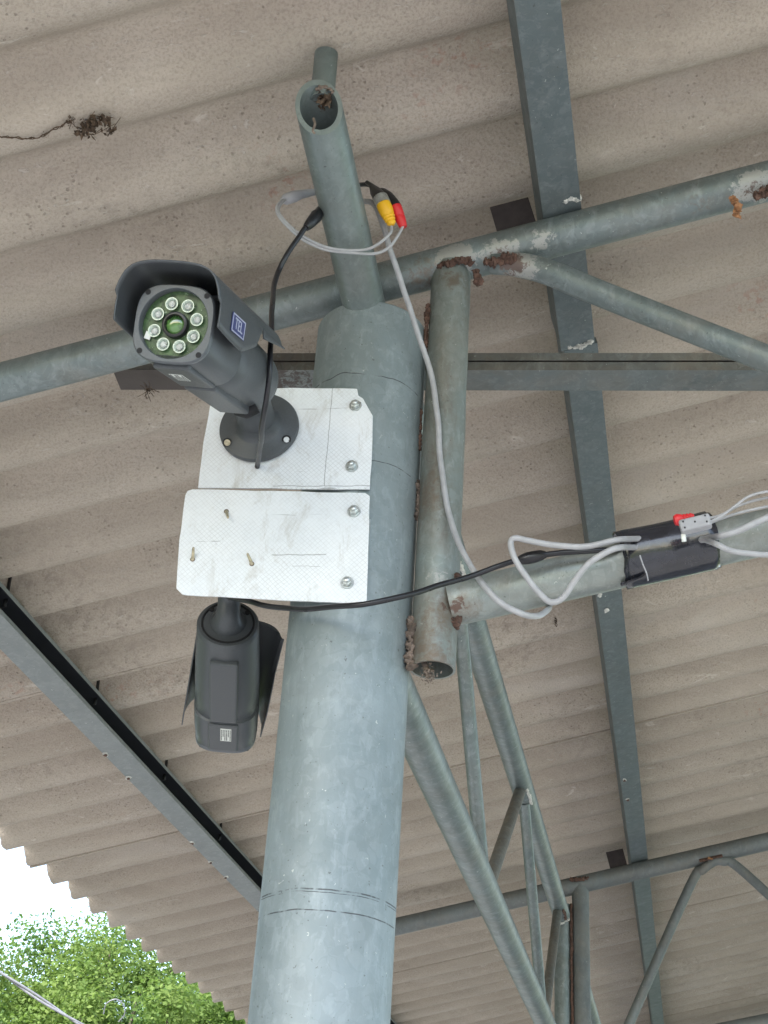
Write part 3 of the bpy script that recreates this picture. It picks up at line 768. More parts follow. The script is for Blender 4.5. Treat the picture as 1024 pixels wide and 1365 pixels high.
def spider(c, s, seed, legs=14):
    rnd = random.Random(seed); parts = [crumple(c, s*0.5, seed, 22)]
    for i in range(legs):
        d = Vector([rnd.gauss(0, 1) for _ in range(3)]).normalized()
        P = catmull([c, c+d*s*0.6+Vector((0,0,0.15*s)), c+d*s*1.2+Vector([rnd.gauss(0, s*0.3) for _ in range(3)])], 4)
        parts.append(tube(P, 0.0005, 4))
    return join(*parts)
pS = at(196, 521, 2.30)
n4 = obj('spider_husk', spider(pS, 0.014, 4, 16), M['debris'], smooth=False, org=pS); tag(n4, 'tangled dry spider husk hanging below the left end of the channel', 'husk')

# ------------------------------------------------------------------ debris on the roof
def onroof(px, py, off=0.004):
    r = at(px, py, 1.0); nn = Vector((-TT, 0, 1)); h = 1.171+TT*1.921-off
    return r*(h/nn.dot(r))
pts = [(-30, 186), (0, 183), (30, 185), (55, 182), (72, 172), (93, 161)]
P = catmull([onroof(x, y, 0.002) for x, y in pts], 6)
dw = [tube([p+Vector([random.gauss(0, 0.0012) for _ in range(3)]) for p in P], 0.0007, 5) for _ in range(3)]
dw.append(crumple(onroof(94, 161, 0.006), 0.007, 12, 30)); dw.append(crumple(onroof(60, 180, 0.004), 0.004, 13, 20, (1.6,1,1)))
dw.append(tube([onroof(93, 161, 0.004), onroof(104, 172, 0.004)], 0.0006, 4))
dw.append(crumple(onroof(115, 172, 0.008), 0.011, 14, 60, (1.3,1,1), 1.9)); dw.append(crumple(onroof(130, 163, 0.008), 0.012, 15, 70, (1.6,0.8,1), 2.2))
dw.append(crumple(onroof(146, 176, 0.006), 0.008, 16, 36, (1.0,0.8,1), 1.9))
for i in range(5):
    a, b = random.uniform(98, 150), random.uniform(155, 180)
    dw.append(tube(catmull([onroof(a, b, 0.006), onroof(a+random.uniform(-12, 12), b+random.uniform(-10, 10), 0.012), onroof(a+random.uniform(-20, 20), b+random.uniform(-12, 12), 0.004)], 3), 0.0005, 4))
n5 = obj('dead_leaf_cluster', join(*dw), M['debris'], smooth=False, org=onroof(120, 168)); tag(n5, 'dead brown leaves caught in a dusty web strand under the roof, upper left', 'dead leaves')
pS = onroof(741, 829, 0.015)
n6 = obj('insect_husk', crumple(pS, 0.010, 17, 40, (0.4, 0.5, 1.2)), M['debris'], smooth=False, org=pS); tag(n6, 'tiny dark insect husk stuck under the roof below the taped chord', 'husk')

# ------------------------------------------------------------------ camera plates
PHI = R_(5)
pn = Vector((math.sin(PHI), -math.cos(PHI), 0)); pu = Vector((math.cos(PHI), math.sin(PHI), 0))
pc0 = Vector((PC.x, PC.y, 0)) + pn*(PRAD+0.0005)
def onplate(px, py, off):
    r = at(px, py, 1.0); c = pc0 + pn*off; return r*(pn.dot(c)/pn.dot(r))
def plate(name, label, pix, off, mat, group):
    P = [onplate(x, y, off) for x, y in pix]
    org = Vector((min(p.x for p in P), P[0].y, min(p.z for p in P)))
    root = thing(name, label, 'mounting plate', tuple(org), group, world_parts=False)
    root.rotation_euler = (0, 0, PHI)
    inv = (Matrix.Translation(org) @ Matrix.Rotation(PHI, 4, 'Z')).inverted()
    L = [inv @ p for p in P]; n = len(L)
    V = [Vector((p.x, p.y, p.z)) for p in L] + [Vector((p.x, p.y+0.0025, p.z)) for p in L]
    Fc = [tuple(range(n)), tuple(range(2*n-1, n-1, -1))] + [(i, (i+1) % n, (i+1) % n+n, i+n) for i in range(n)]
    o = obj('reflective_sheet', (V, Fc), mat, root, smooth=False); bevel(o, 0.0006, 2)
    return root, inv
def hexbolt(root, inv, px, py, off, r=0.0066, washer=True):
    c = inv @ onplate(px, py, off)
    V, Fc = lathe([(0, r*1.35), (-0.0016, r*1.35)], 20) if washer else lathe([(0, r), (-0.001, r)], 12)
    b = obj('washer', ([v+c for v in V], Fc), M['bolt'], root)
    a0 = random.random(); hd = []
    V = []; 
    for s in (-0.0016, -0.0075):
        for k_ in range(6): a = a0+k_*math.pi/3; V.append(c+Vector((math.cos(a)*r, s, math.sin(a)*r)))
    Fc = [(i, (i+1) % 6, (i+1) % 6+6, i+6) for i in range(6)]+[tuple(range(6)), tuple(range(6, 12))]
    h = obj('hex_bolt', (V, Fc), M['bolt'], root, smooth=False); bevel(h, 0.0008, 2)
    V, Fc = lathe([(-0.0072, r*0.55), (-0.0105, r*0.52), (-0.011, r*0.4)], 14)
    obj('bolt_end', ([v+c for v in V], Fc), M['bolt'], root)
def jag(pix, amp=1.2, n=5, seed=1):
    rnd = random.Random(seed); out = []
    for (a, b) in zip(pix, pix[1:]+pix[:1]):
        out.append(a)
        L = math.dist(a, b); k_ = int(L//22)
        for i in range(1, k_+1):
            t = i/(k_+1); out.append((a[0]+(b[0]-a[0])*t+rnd.uniform(-amp, amp)*0.5, a[1]+(b[1]-a[1])*t+rnd.uniform(-amp, amp)*0.5))
    return out
up_pix = jag([(284, 516), (476, 518), (478, 527), (484, 531), (497, 554), (496, 600), (493, 652), (264, 650), (271, 590)], 1.3, seed=3)
lo_pix = jag([(257, 652), (487, 657), (493, 661), (491, 730), (489, 800), (484, 804), (398, 801), (250, 793), (243, 792), (235, 784), (239, 720), (247, 660), (250, 654)], 1.0, seed=4)
upl, uinv = plate('mounting_plate', 'white reflective plate with cut corner, behind the upper camera flange', up_pix, 0.0035, None, 'white plates bolted to the column')
lpl, linv = plate('mounting_plate', 'lower white reflective plate with three screw ends and rounded corners', lo_pix, 0.0065, None, 'white plates bolted to the column')
fx = (uinv @ onplate(441, 560, 0.0035)).x; zl = (uinv @ onplate(441, 646, 0.0035)).z
m1 = mat_sheeting('reflective_sheeting_upper', (('v', fx, 0.0006, zl, 1.0), ('h', zl, 0.0006, fx-0.07, 1.0)))
za = (linv @ onplate(400, 738, 0.0065)).z; xa_ = (linv @ onplate(400, 738, 0.0065)).x
zb = (linv @ onplate(400, 753, 0.0065)).z
m2 = mat_sheeting('reflective_sheeting_lower', (('h', za, 0.0007, xa_-0.036, xa_+0.036), ('h', zb, 0.0003, xa_-0.008, xa_+0.03)))
for root, mt in ((upl, m1), (lpl, m2)):
    for c in root.children: c.data.materials.clear(); c.data.materials.append(mt)
hexbolt(upl, uinv, 474, 541, 0.0037); hexbolt(upl, uinv, 469, 622, 0.0037)
hexbolt(lpl, linv, 472, 682, 0.0067); hexbolt(lpl, linv, 463, 777, 0.0067)
for (xa, ya, xb, yb) in ((302, 682, 304, 690), (257, 746, 258, 730), (336, 752, 330, 738)):
    A = linv @ onplate(xa, ya, 0.006); B = linv @ onplate(xb, yb, 0.020)
    obj('screw_end', tube([A, A+(B-A)*0.45, B], [0.0025, 0.0021, 0.0016], 10), M['brass'], lpl)
    obj('screw_hole', tube([A+Vector((0,-0.0002,0)), A+Vector((0,-0.0011,0))], 0.0034, 12), M['web'], lpl)
# spacer blocks behind the plates hold them to the column
for root, inv, py in ((upl, uinv, 580), (lpl, linv, 730)):
    c = inv @ onplate(470, py, 0.0)
    obj('back_bracket', box(c+Vector((0.006, 0.012, 0)), (0.03, 0.02, 0.09)), M['bolt'], root, smooth=False)

# ------------------------------------------------------------------ bullet cameras (local: +y forward, z up, origin at rear face)
def superel(w, h, n, seg, y):
    out = []
    for k_ in range(seg):
        a = 2*math.pi*k_/seg + math.pi/seg
        c, s = math.cos(a), math.sin(a)
        r = (abs(c)**n + abs(s)**n)**(-1.0/n)
        out.append(Vector((c*r*w, y, s*r*h)))
    return out
def loft(rings, cap0=True, cap1=True):
    seg = len(rings[0]); V = [v for r in rings for v in r]; Fc = []
    for i in range(len(rings)-1):
        for k_ in range(seg):
            a, b = i*seg+k_, i*seg+(k_+1) % seg; Fc.append((a, b, b+seg, a+seg))
    if cap0: Fc.append(tuple(range(seg)))
    if cap1: Fc.append(tuple(range((len(rings)-1)*seg, len(rings)*seg)))
    return V, Fc
def text_mesh(body, size, extr=0.0002):
    cu_ = bpy.data.curves.new('txt', 'FONT'); cu_.body = body; cu_.size = size; cu_.align_x = 'CENTER'; cu_.align_y = 'CENTER'; cu_.extrude = extr
    o = bpy.data.objects.new('txt', cu_); col.objects.link(o)
    dg = bpy.context.evaluated_depsgraph_get(); dg.update()
    me = bpy.data.meshes.new_from_object(o.evaluated_get(dg))
    V = [v.co.copy() for v in me.vertices]; Fc = [tuple(p.vertices) for p in me.polygons]
    bpy.data.objects.remove(o); bpy.data.curves.remove(cu_); bpy.data.meshes.remove(me)
    return V, Fc
L0 = 0.285
def bullet(name, label, mtx, grp, L=L0, badge=True, skew=0.0, over=0.034):
    root = thing(name, label, 'security camera', (0,0,0), grp, world_parts=False)
    root.matrix_world = mtx
    S = 64
    rings = [superel(0.030, 0.030, 2, S, 0.0), superel(0.0415, 0.0415, 2, S, 0.0005), superel(0.0435, 0.0435, 2, S, 0.003), superel(0.0438, 0.0438, 2, S, 0.012),
             superel(0.0458, 0.0450, 2.1, S, 0.07), superel(0.0468, 0.0458, 2.3, S, 0.13), superel(0.0470, 0.0455, 2.5, S, 0.168),
             superel(0.0460, 0.0445, 2.5, S, 0.1695), superel(0.0460, 0.0445, 2.6, S, 0.1715), superel(0.0475, 0.0462, 3.0, S, 0.173),
             superel(0.0472, 0.0458, 3.3, S, 0.21), superel(0.0455, 0.0440, 3.3, S, L-0.006), superel(0.0445, 0.0430, 3.3, S, L-0.003), superel(0.041, 0.041, 2.2, S, L-0.003), superel(0.041, 0.041, 2.2, S, L-0.012)]
    obj('housing', loft(rings), M['housing'], root)
    g_ = [(0.0008, 0.0375), (-0.0012, 0.0372), (-0.0012, 0.0350), (0.0008, 0.0346)]
    V, Fc = lathe([(s, r) for s, r in g_], 48); Fc = Fc[:-2]
    obj('rear_gasket', (V, Fc), M['rubber_dark'], root)
    for a in (40, 140):
        c = Vector((math.cos(R_(a))*0.0325, 0, math.sin(R_(a))*0.0325))
        obj('rear_screw', tube([c+Vector((0,0.002,0)), c+Vector((0,-0.0015,0))], 0.0035, 12), M['rubber_dark'], root)
    # battery-like bottom panel
    bp = obj('bottom_panel', join(box((0, 0.100, -0.041), (0.040, 0.135, 0.018))), M['housing'], root, smooth=False); bevel(bp, 0.003, 3)
    bp = obj('bottom_panel', join(box((0, (0.1745+L-0.008)/2, -0.040), (0.044, L-0.008-0.1745, 0.018))), M['housing'], root, smooth=False); bevel(bp, 0.003, 3)
    st = obj('sticker', box((0.004, L-0.050, -0.0492), (0.016, 0.030, 0.0004)), M['sticker'], root, smooth=False)
    rnd = random.Random(5); ik = []
    for i in range(6):
        x = -0.0025+i*0.0026
        y = L-0.0625
        while y < L-0.0375:
            ln = rnd.uniform(0.0012, 0.004); ln = min(ln, L-0.037-y)
            if not (i in (1, 4) and y > L-0.046): ik.append(box((x, y+ln/2, -0.0496), (0.0013, ln, 0.0003)))
            y += ln+rnd.uniform(0.0006, 0.0012)
    ink = obj('printed_text', join(*ik), M['ink'], st, smooth=False); ink['kind'] = 'stuff'
    # front bezel with round window
    fr_ = []
    outer = [superel(0.0455, 0.0440, 3.3, S, L-0.006), superel(0.0462, 0.0447, 3.3, S, L-0.004), superel(0.0462, 0.0447, 3.3, S, L+0.001), superel(0.0448, 0.0433, 3.3, S, L+0.003),
             superel(0.0405, 0.0405, 2, S, L+0.003), superel(0.0398, 0.0398, 2, S, L+0.002), superel(0.0396, 0.0396, 2, S, L-0.008)]
    obj('front_bezel', loft(outer, False, False), M['housing2'], root)
    for sx_ in (-1, 1):
        for sz_ in (-1, 1):
            c = Vector((sx_*0.0345, L+0.0022, sz_*0.0335))
            V, Fc = lathe([(0.0011, 0.0033), (0.0012, 0.0026), (-0.0012, 0.0024)], 16)
            obj('bezel_screw', ([v+c for v in V], Fc), M['rubber_dark'], root)
    V, Fc = lathe([(L-0.0085, 0.0397), (L-0.008, 0.0397)], 48)
    obj('circuit_board', (V, Fc), M['pcb'], root)
    for i in range(8):
        a = R_(22.5+45*i+4)
        c = Vector((math.cos(a)*0.0252, L-0.008, math.sin(a)*0.0252))
        V, Fc = lathe([(0.0, 0.0060), (0.0040, 0.0074), (0.0040, 0.0064), (0.0008, 0.0034), (0.0004, 0.0004)], 24)
        led = obj('led_reflector', ([v+c for v in V], Fc), M['led_chrome'], root)
        V, Fc = lathe([(0.0006, 0.0033), (0.0022, 0.0031), (0.0027, 0.0010)], 12)
        obj('led_chip', ([v+c for v in V], Fc), M['sticker'], led)
        V, Fc = lathe([(0.001, 0.0038), (0.003, 0.0037), (0.0045, 0.0027), (0.0053, 0.0008)], 14)
        obj('led_dome', ([v+c for v in V], Fc), M['glass'], led)
    V, Fc = lathe([(L-0.0078, 0.0150), (L-0.0002, 0.0146), (L+0.0004, 0.0138), (L+0.0004, 0.0116), (L-0.0015, 0.0108), (L-0.004, 0.0106)], 40)
    ln_ = obj('lens_barrel', (V, Fc), M['black'], root)
    V, Fc = lathe([(L-0.004, 0.0106), (L-0.0022, 0.0085), (L-0.0012, 0.0050), (L-0.0010, 0.0012)], 36)
    obj('lens_glass', (V, Fc), M['lens'], ln_)
    V, Fc = box((0.0265, L-0.006, -0.021), (0.007, 0.002, 0.0085))
    obj('white_connector', xf((V, Fc), Matrix.Rotation(-0.25, 4, 'Y')), M['sticker'], root, smooth=False)
    # sun shield: folded sheet
    prof = [(-0.0600, -0.010), (-0.0605, 0.006), (-0.0600, 0.018), (-0.0588, 0.027), (-0.0562, 0.0365), (-0.0518, 0.0460), (-0.0445, 0.0535), (-0.034, 0.0578), (-0.02, 0.0600), (0.0, 0.0606)]
    prof = prof + [(-x, z) for x, z in reversed(prof[:-1])]
    prof = [(v.x, v.y) for v in catmull([Vector((a, b_, 0)) for a, b_ in prof], 2)]
    NV = 30; y0, y1 = 0.058, L+over
    def zlow(y):
        t = (y-y0)/(y1-y0)
        if t > 0.62: return -0.012 + 0.006*((t-0.62)/0.38)**2
        if t > 0.40: return -0.012 + (0.62-t)/0.22*0.022
        if t > 0.35: return 0.034 if t < 0.38 else 0.020
        return 0.022 + (0.35-t)*0.03
    V, Fc = [], []
    for j in range(NV+1):
        y = y0+(y1-y0)*j/NV; zl_ = zlow(y)
        for i, (x, z) in enumerate(prof):
            zz = z
            if z < 0.034:
                zz = zl_ + (z+0.010)/(0.044)*(0.034-zl_)
            V.append(Vector((x*(1.0+0.03*(1-j/NV)), y - (0.008 if z < 0.02 and j == NV else 0), zz + 0.001*(j/NV))))
    n = len(prof)
    for j in range(NV):
        for i in range(n-1):
            a = j*n+i; Fc.append((a, a+1, a+n+1, a+n))
    if skew:
        ms = Matrix.Translation((0.002, 0.17, 0)) @ Matrix.Rotation(skew, 4, 'Z') @ Matrix.Translation((0, -0.17, 0))
        V = [ms @ v for v in V]
    sh = obj('sun_shield', (V, Fc), M['housing'], root)
    so = sh.modifiers.new('thickness', 'SOLIDIFY'); so.thickness = 0.0018; so.offset = 0
    V, Fc = box((0, 0.18, 0.052), (0.03, 0.02, 0.014)); obj('shield_bracket', (V, Fc), M['housing'], root, smooth=False)
    if badge:
        # oval-cornered blue badge on the right-hand panel of the shield
        bx_, bz_ = -0.0626, 0.011
        V, Fc = box((0, 0, 0), (0.0006, 0.048, 0.021)); bd = obj('badge', xf((V, Fc), Matrix.Translation((bx_, L-0.034, bz_))), M['blue'], root, smooth=False)
        fr2 = join(box((0, 0, 0.0095), (0.0008, 0.044, 0.0013)), box((0, 0, -0.0095), (0.0008, 0.044, 0.0013)), box((0, 0.0215, 0), (0.0008, 0.0013, 0.019)), box((0, -0.0215, 0), (0.0008, 0.0013, 0.019)))
        obj('badge_frame', xf(fr2, Matrix.Translation((bx_-0.0003, L-0.034, bz_))), M['badgewhite'], bd, smooth=False)
        T = text_mesh('TEL', 0.018)
        # text plane x-> -y (reading from outside), y-> z, normal -> -x
        mm_ = Matrix(((0, 0, -1, bx_-0.0006), (-1, 0, 0, L-0.034), (0, 1, 0, bz_), (0, 0, 0, 1)))
        obj('badge_lettering', xf(T, mm_), M['badgewhite'], bd, smooth=False)
    return root

# upper camera, aimed out towards the photographer
RU = at(329, 508, 1.835); FU = at(231, 431, 1.565)
axisU = (FU-RU).normalized(); LU = (FU-RU).length
upU = cdir(Vector((0.10, -1, 0)))
MU = frame_from(RU, axisU, upU)
cu1 = bullet('bullet_camera', 'upper charcoal bullet camera facing down with its ring of round lamps showing', MU, 'bullet cameras on the column', L=LU-0.003)
# arm: flange on the plate, neck, joint
inv = MU.inverted()
fc = onplate(346, 571, 0.0065); fz = pn
MF = frame_from(fc, -pn, Vector((0,0,1)))          # local -y towards the photographer
fl = lathe([(0.0, 0.056), (-0.004, 0.056), (-0.0065, 0.055), (-0.0085, 0.049), (-0.010, 0.034), (-0.0125, 0.0305), (-0.020, 0.0275), (-0.026, 0.0262)], 56)
obj('mount_flange', xf(xf(fl, MF), inv), M['housing'], cu1)
nk0 = fc + pn*0.018; nk2 = RU + axisU*0.020
d1 = pn
P = catmull([nk0, nk0+pn*0.05, nk0+(nk2-nk0)*0.62+pn*0.004, nk2], 8)
P = [inv @ p for p in P]
obj('mount_arm', tube(P, [0.0262-0.0012*i/len(P) for i in range(len(P))], 36), M['housing'], cu1)
V, Fc = lathe([(-0.012, 0.024), (-0.006, 0.032), (0.004, 0.037), (0.012, 0.039)], 40)
obj('arm_joint', (V, Fc), M['housing'], cu1)
# dark slot where the joint pivots
slot = join(box((0, 0, 0), (0.026, 0.020, 0.006)))
sc = inv @ at(331, 541, 1.80)
so_ = obj('pivot_slot', tube([inv @ at(316, 547, 1.812), inv @ at(328, 548, 1.800), inv @ at(342, 541, 1.800)], [0.007, 0.010, 0.010], 14), M['rubber_dark'], cu1)
for (px, py, mt_) in ((303, 590, 'brass'), (382, 586, 'bolt'), (320, 548, 'bolt')):
    c = inv @ onplate(px, py, 0.0150); c2 = inv @ onplate(px, py, 0.019)
    obj('flange_screw', tube([inv @ onplate(px, py, 0.008), c, c2], 0.0045 if mt_ == 'brass' else 0.0040, 12), M[mt_], cu1)
    obj('screw_recess', tube([inv @ onplate(px, py, 0.008), inv @ onplate(px, py, 0.0158)], 0.0064, 16), M['rubber_dark'], cu1)

# lower camera, aimed away and down
RL = at(304, 830, 1.985); axisL = cdir(Vector((-0.085, 0.70, 0.70)))
ML = frame_from(RL, axisL, Vector((0, 0, 1)))
cl1 = bullet('bullet_camera', 'lower charcoal bullet camera hanging below the plates, seen from behind and underneath', ML, 'bullet cameras on the column', L=0.247, badge=False, skew=R_(7), over=0.008)
inv = ML.inverted()
fc2 = onplate(297, 722, 0.0) - pn*0.001
MF = frame_from(fc2, pn, Vector((0,0,1)))
obj('mount_flange', xf(xf(fl, MF), inv), M['housing'], cl1)
a0 = fc2 - pn*0.02
P = catmull([a0, a0 - pn*0.028 + Vector((0,0,-0.02)), at(306, 790, 1.975), RL-axisL.normalized()*0.012, RL+axisL.normalized()*0.006], 8)
P = [inv @ p for p in P]; nP = len(P)
rr = [0.0158 if i < nP*0.58 else 0.0158 + 0.016*((i/nP-0.58)/0.42)**1.6 for i in range(nP)]
obj('mount_arm', tube(P, rr, 32), M['housing'], cl1)

# ------------------------------------------------------------------ cables
def cable(name, label, P, r, mat, seg=10, n=8, cat='cable', group=None):
    Q = catmull(P, n); o = thing(name, label, cat, tuple(Q[0]), group)
    Q = [q+Vector((noise.noise(q*17), noise.noise(q*17+Vector((5, 0, 0))), noise.noise(q*17+Vector((0, 9, 0)))))*0.0022 if 3 < i < len(Q)-4 else q for i, q in enumerate(Q)]
    obj('sheath', tube(Q, r, seg), mat, o); return o
zs = 2.05
def plug(P, radii, mat, parent, name, seg=14):
    Q = [Vector(p) for p in P]; return obj(name, tube(Q, radii, seg), mat, parent)
c1 = cable('camera_cable', 'black cable curving from the upper camera flange up to the stub pipe', 
    [onplate(343, 622, 0.006), onplate(344, 612, 0.03), at(350, 568, 1.80), at(357, 510, 1.76), at(361, 455, 1.78), at(362, 410, 1.84), at(368, 372, 1.92), at(382, 340, 1.94), at(402, 312, 1.96), at(412, 298, 1.97)], 0.0037, M['cable'])
A, B = at(408, 304, 1.965), at(434, 274, 2.0)
plug([A+(B-A)*t for t in (0, .08, .25, .55, .6, .8, 1.0)], [0.0048, 0.0064, 0.0078, 0.0092, 0.0078, 0.0074, 0.006], M['cable'], c1, 'inline_plug')
obj('cable_tail', tube(catmull([at(432, 276, 2.0), at(445, 262, 2.06), at(465, 250, 2.10), at(490, 246, 2.09), at(506, 256, 2.06), at(512, 265, 2.04)], 6), 0.0034, 8), M['cable'], c1)

c2 = cable('lower_camera_cable', 'black cable from the lower camera crossing the column to the taped chord',
    [at(303, 800, 1.99), at(312, 797, 1.94), at(335, 803, 1.875), at(370, 810, 1.845), at(420, 812, 1.80), at(480, 806, 1.755), at(530, 796, 1.76), at(580, 782, 1.80), at(625, 768, 1.83), at(665, 755, 1.84), at(700, 744, 1.845), at(745, 738, 1.845), at(800, 734, 1.845), at(845, 729, 1.87)], 0.0037, M['cable'])
plug([at(x, y, 1.838) for x, y in ((690, 747), (696, 746), (704, 744), (714, 742), (722, 740), (728, 739))], [0.0045, 0.0068, 0.008, 0.0078, 0.0068, 0.0045], M['cable'], c2, 'inline_plug')

c3 = cable('video_cable', 'long grey cable hanging from the yellow plug down over the truss post',
    [at(478, 268, 2.10), at(498, 272, 2.06), at(510, 300, 2.045), at(521, 335, 2.03), at(533, 370, 2.03), at(546, 410, 2.045), at(560, 455, 2.055), at(574, 500, 2.045), at(583, 550, 2.01), at(586, 600, 1.98), at(592, 650, 1.95), at(601, 690, 1.925), at(617, 735, 1.885), at(640, 775, 1.845), at(665, 802, 1.822), at(695, 817, 1.822), at(716, 821, 1.838), at(727, 816, 1.865), at(735, 802, 1.915)], 0.0042, M['grey'])
c4 = cable('video_cable', 'grey cable folded in a loose V loop against the taped chord',
    [at(930, 724, 1.875), at(890, 722, 1.875), at(850, 718, 1.855), at(824, 719, 1.81), at(780, 727, 1.81), at(740, 727, 1.815), at(705, 720, 1.82), at(688, 717, 1.82), at(681, 724, 1.82), at(686, 745, 1.81), at(702, 770, 1.805), at(718, 790, 1.805), at(733, 802, 1.805), at(748, 797, 1.805), at(764, 775, 1.80), at(785, 750, 1.795), at(810, 735, 1.795), at(827, 730, 1.805), at(846, 729, 1.85), at(880, 730, 1.875)], 0.0040, M['grey'])
c5 = cable('plug_lead', 'thin twin grey leads looping round the stub pipe to the yellow and red plugs',
    [at(522, 302, 2.01), at(520, 312, 2.0), at(505, 326, 1.995), at(485, 334, 1.995), at(450, 333, 1.99), at(420, 323, 1.985), at(395, 308, 1.985), at(376, 290, 1.99), at(371, 278, 2.0), at(378, 268, 2.02), at(388, 263, 2.03)], 0.0021, M['grey'], 8)
obj('sheath', tube(catmull([at(537, 302, 2.02), at(530, 315, 2.01), at(518, 330, 2.0), at(500, 338, 1.995), at(470, 337, 1.993), at(435, 333, 1.99), at(405, 320, 1.985), at(385, 303, 1.985), at(372, 288, 1.99), at(369, 276, 2.0), at(376, 267, 2.02)], 8), 0.0021, 8), M['grey'], c5)
plug([at(374, 268, 2.03), at(380, 266, 2.03), at(392, 262, 2.03), at(402, 259, 2.035), at(425, 255, 2.06), at(450, 249, 2.09), at(480, 250, 2.10)], [0.003, 0.008, 0.0085, 0.0065, 0.0045, 0.004, 0.004], M['greyplug'], c5, 'moulded_joint')
A, B = at(496, 252, 2.05), at(509, 269, 2.03)
c6 = thing('connector_pair', 'yellow and red video and power plugs side by side right of the stub pipe', 'connector', tuple(at(510, 275, 2.03)))
plug([at(489, 243, 2.07), at(495, 247, 2.06), at(501, 256, 2.05), at(507, 264, 2.035), at(509, 268, 2.03)], [0.003, 0.0035, 0.0085, 0.0105, 0.0105], M['black'], c6, 'black_boot')
plug([at(507, 263, 2.028), at(510, 270, 2.024), at(512, 274, 2.02)], [0.0108, 0.0112, 0.0108], M['bolt'], c6, 'metal_collar')
Q = [at(511+ (523-511)*t, 272+(300-272)*t, 2.02-0.01*t) for t in (0, .15, .35, .5, .55, .63, .68, .76, .81, .9, .95, 1.0)]
plug(Q, [0.0104, 0.0108, 0.0104, 0.0096, 0.0086, 0.0090, 0.0076, 0.0080, 0.0064, 0.0068, 0.0054, 0.0034], M['yellow'], c6, 'yellow_plug', 20)
plug([at(502, 254, 2.06), at(510, 257, 2.055), at(518, 263, 2.045), at(526, 273, 2.035), at(529, 277, 2.03)], [0.004, 0.0075, 0.0085, 0.0085, 0.0080], M['black'], c6, 'black_boot')
Q = [at(527+(538-527)*t, 275+(303-275)*t, 2.03-0.008*t) for t in (0, .1, .45, .5, .55, .85, 1.0)]
plug(Q, [0.0082, 0.0088, 0.0082, 0.0074, 0.0080, 0.0066, 0.0052], M['red'], c6, 'red_plug', 18)

# right of the tape
c7 = cable('video_cable', 'grey cable leaving the tape and running right along the top of the chord', [at(925, 722, 1.86), at(948, 717, 1.82), at(962, 713, 1.79), at(985, 705, 1.785), at(1010, 694, 1.785), at(1040, 683, 1.79), at(1090, 672, 1.80)], 0.0043, M['grey'])
c8 = cable('video_cable', 'grey cable leaving the tape and sagging low across the chord', [at(930, 716, 1.86), at(946, 722, 1.81), at(958, 727, 1.785), at(975, 734, 1.78), at(1000, 738, 1.78), at(1030, 739, 1.785), at(1090, 728, 1.80)], 0.0038, M['grey'])
c9 = cable('plug_lead', 'thin grey leads arching up from the grey plug to the right edge', [at(936, 698, 1.79), at(955, 690, 1.79), at(980, 672, 1.79), at(1000, 661, 1.79), at(1030, 655, 1.79), at(1080, 650, 1.80)], 0.0018, M['grey'], 8)
obj('sheath', tube(catmull([at(936, 692, 1.80), at(960, 687, 1.80), at(990, 672, 1.80), at(1030, 662, 1.80), at(1080, 657, 1.80)], 6), 0.0018, 8), M['grey'], c9)
obj('sheath', tube(catmull([at(936, 702, 1.80), at(965, 690, 1.80), at(1000, 680, 1.80), at(1080, 664, 1.80)], 6), 0.0018, 8), M['grey'], c9)

# electrical tape round the chord
def tapewrap(xa, xb, bulge, off, name, parent, seed):
    rnd = random.Random(seed)
    A = atY(xa, 0, YT); 
    n, seg = 14, 48; V, Fc = [], []
    d = (botc(1, YT)-botc(0, YT)).normalized()
    up_ = Vector((0,0,1)); up_ = (up_-d*up_.dot(d)).normalized(); fw = Vector((0,-1,0))
    for i in range(n+1):
        t = i/n; X = xa+(xb-xa)*t
        c = botc(X, YT)
        for k_ in range(seg):
            a = 2*math.pi*k_/seg       # 0 = towards the photographer, 90 = up
            r = PR+off
            g_ = max(0, math.cos(a-R_(70)))**2
            r += bulge*g_*(0.92+0.08*math.sin(t*5+seed)) 
            r += 0.0006*noise.noise(Vector((t*5, a*2, seed)))
            e = 0
            if i in (0, n): e = (0.003*math.sin(a*2+seed)+rnd.uniform(-0.0008, 0.0008))
            V.append(c + d*e + fw*math.cos(a)*r + up_*math.sin(a)*r)
    for i in range(n):
        for k_ in range(seg):
            a, b = i*seg+k_, i*seg+(k_+1) % seg; Fc.append((a, b, b+seg, a+seg))
    o = obj(name, (V, Fc), M['tape'], parent)
    so = o.modifiers.new('thickness', 'SOLIDIFY'); so.thickness = 0.0008; so.offset = 1
    return o
XT0 = atY(829, 760, YT-0.03).x; XT1 = atY(955, 725, YT-0.03).x
tp = thing('electrical_tape', 'shiny black electrical tape wound round the lower chord and cables', 'tape', tuple(botc((XT0+XT1)/2, YT)))
tapewrap(XT0, XT1, 0.012, 0.0016, 'tape_wrap', tp, 1)
tapewrap(XT0+0.001, XT0+(XT1-XT0)*0.985, 0.0123, 0.0026, 'tape_wrap', tp, 2)
dxx = (XT1-XT0)
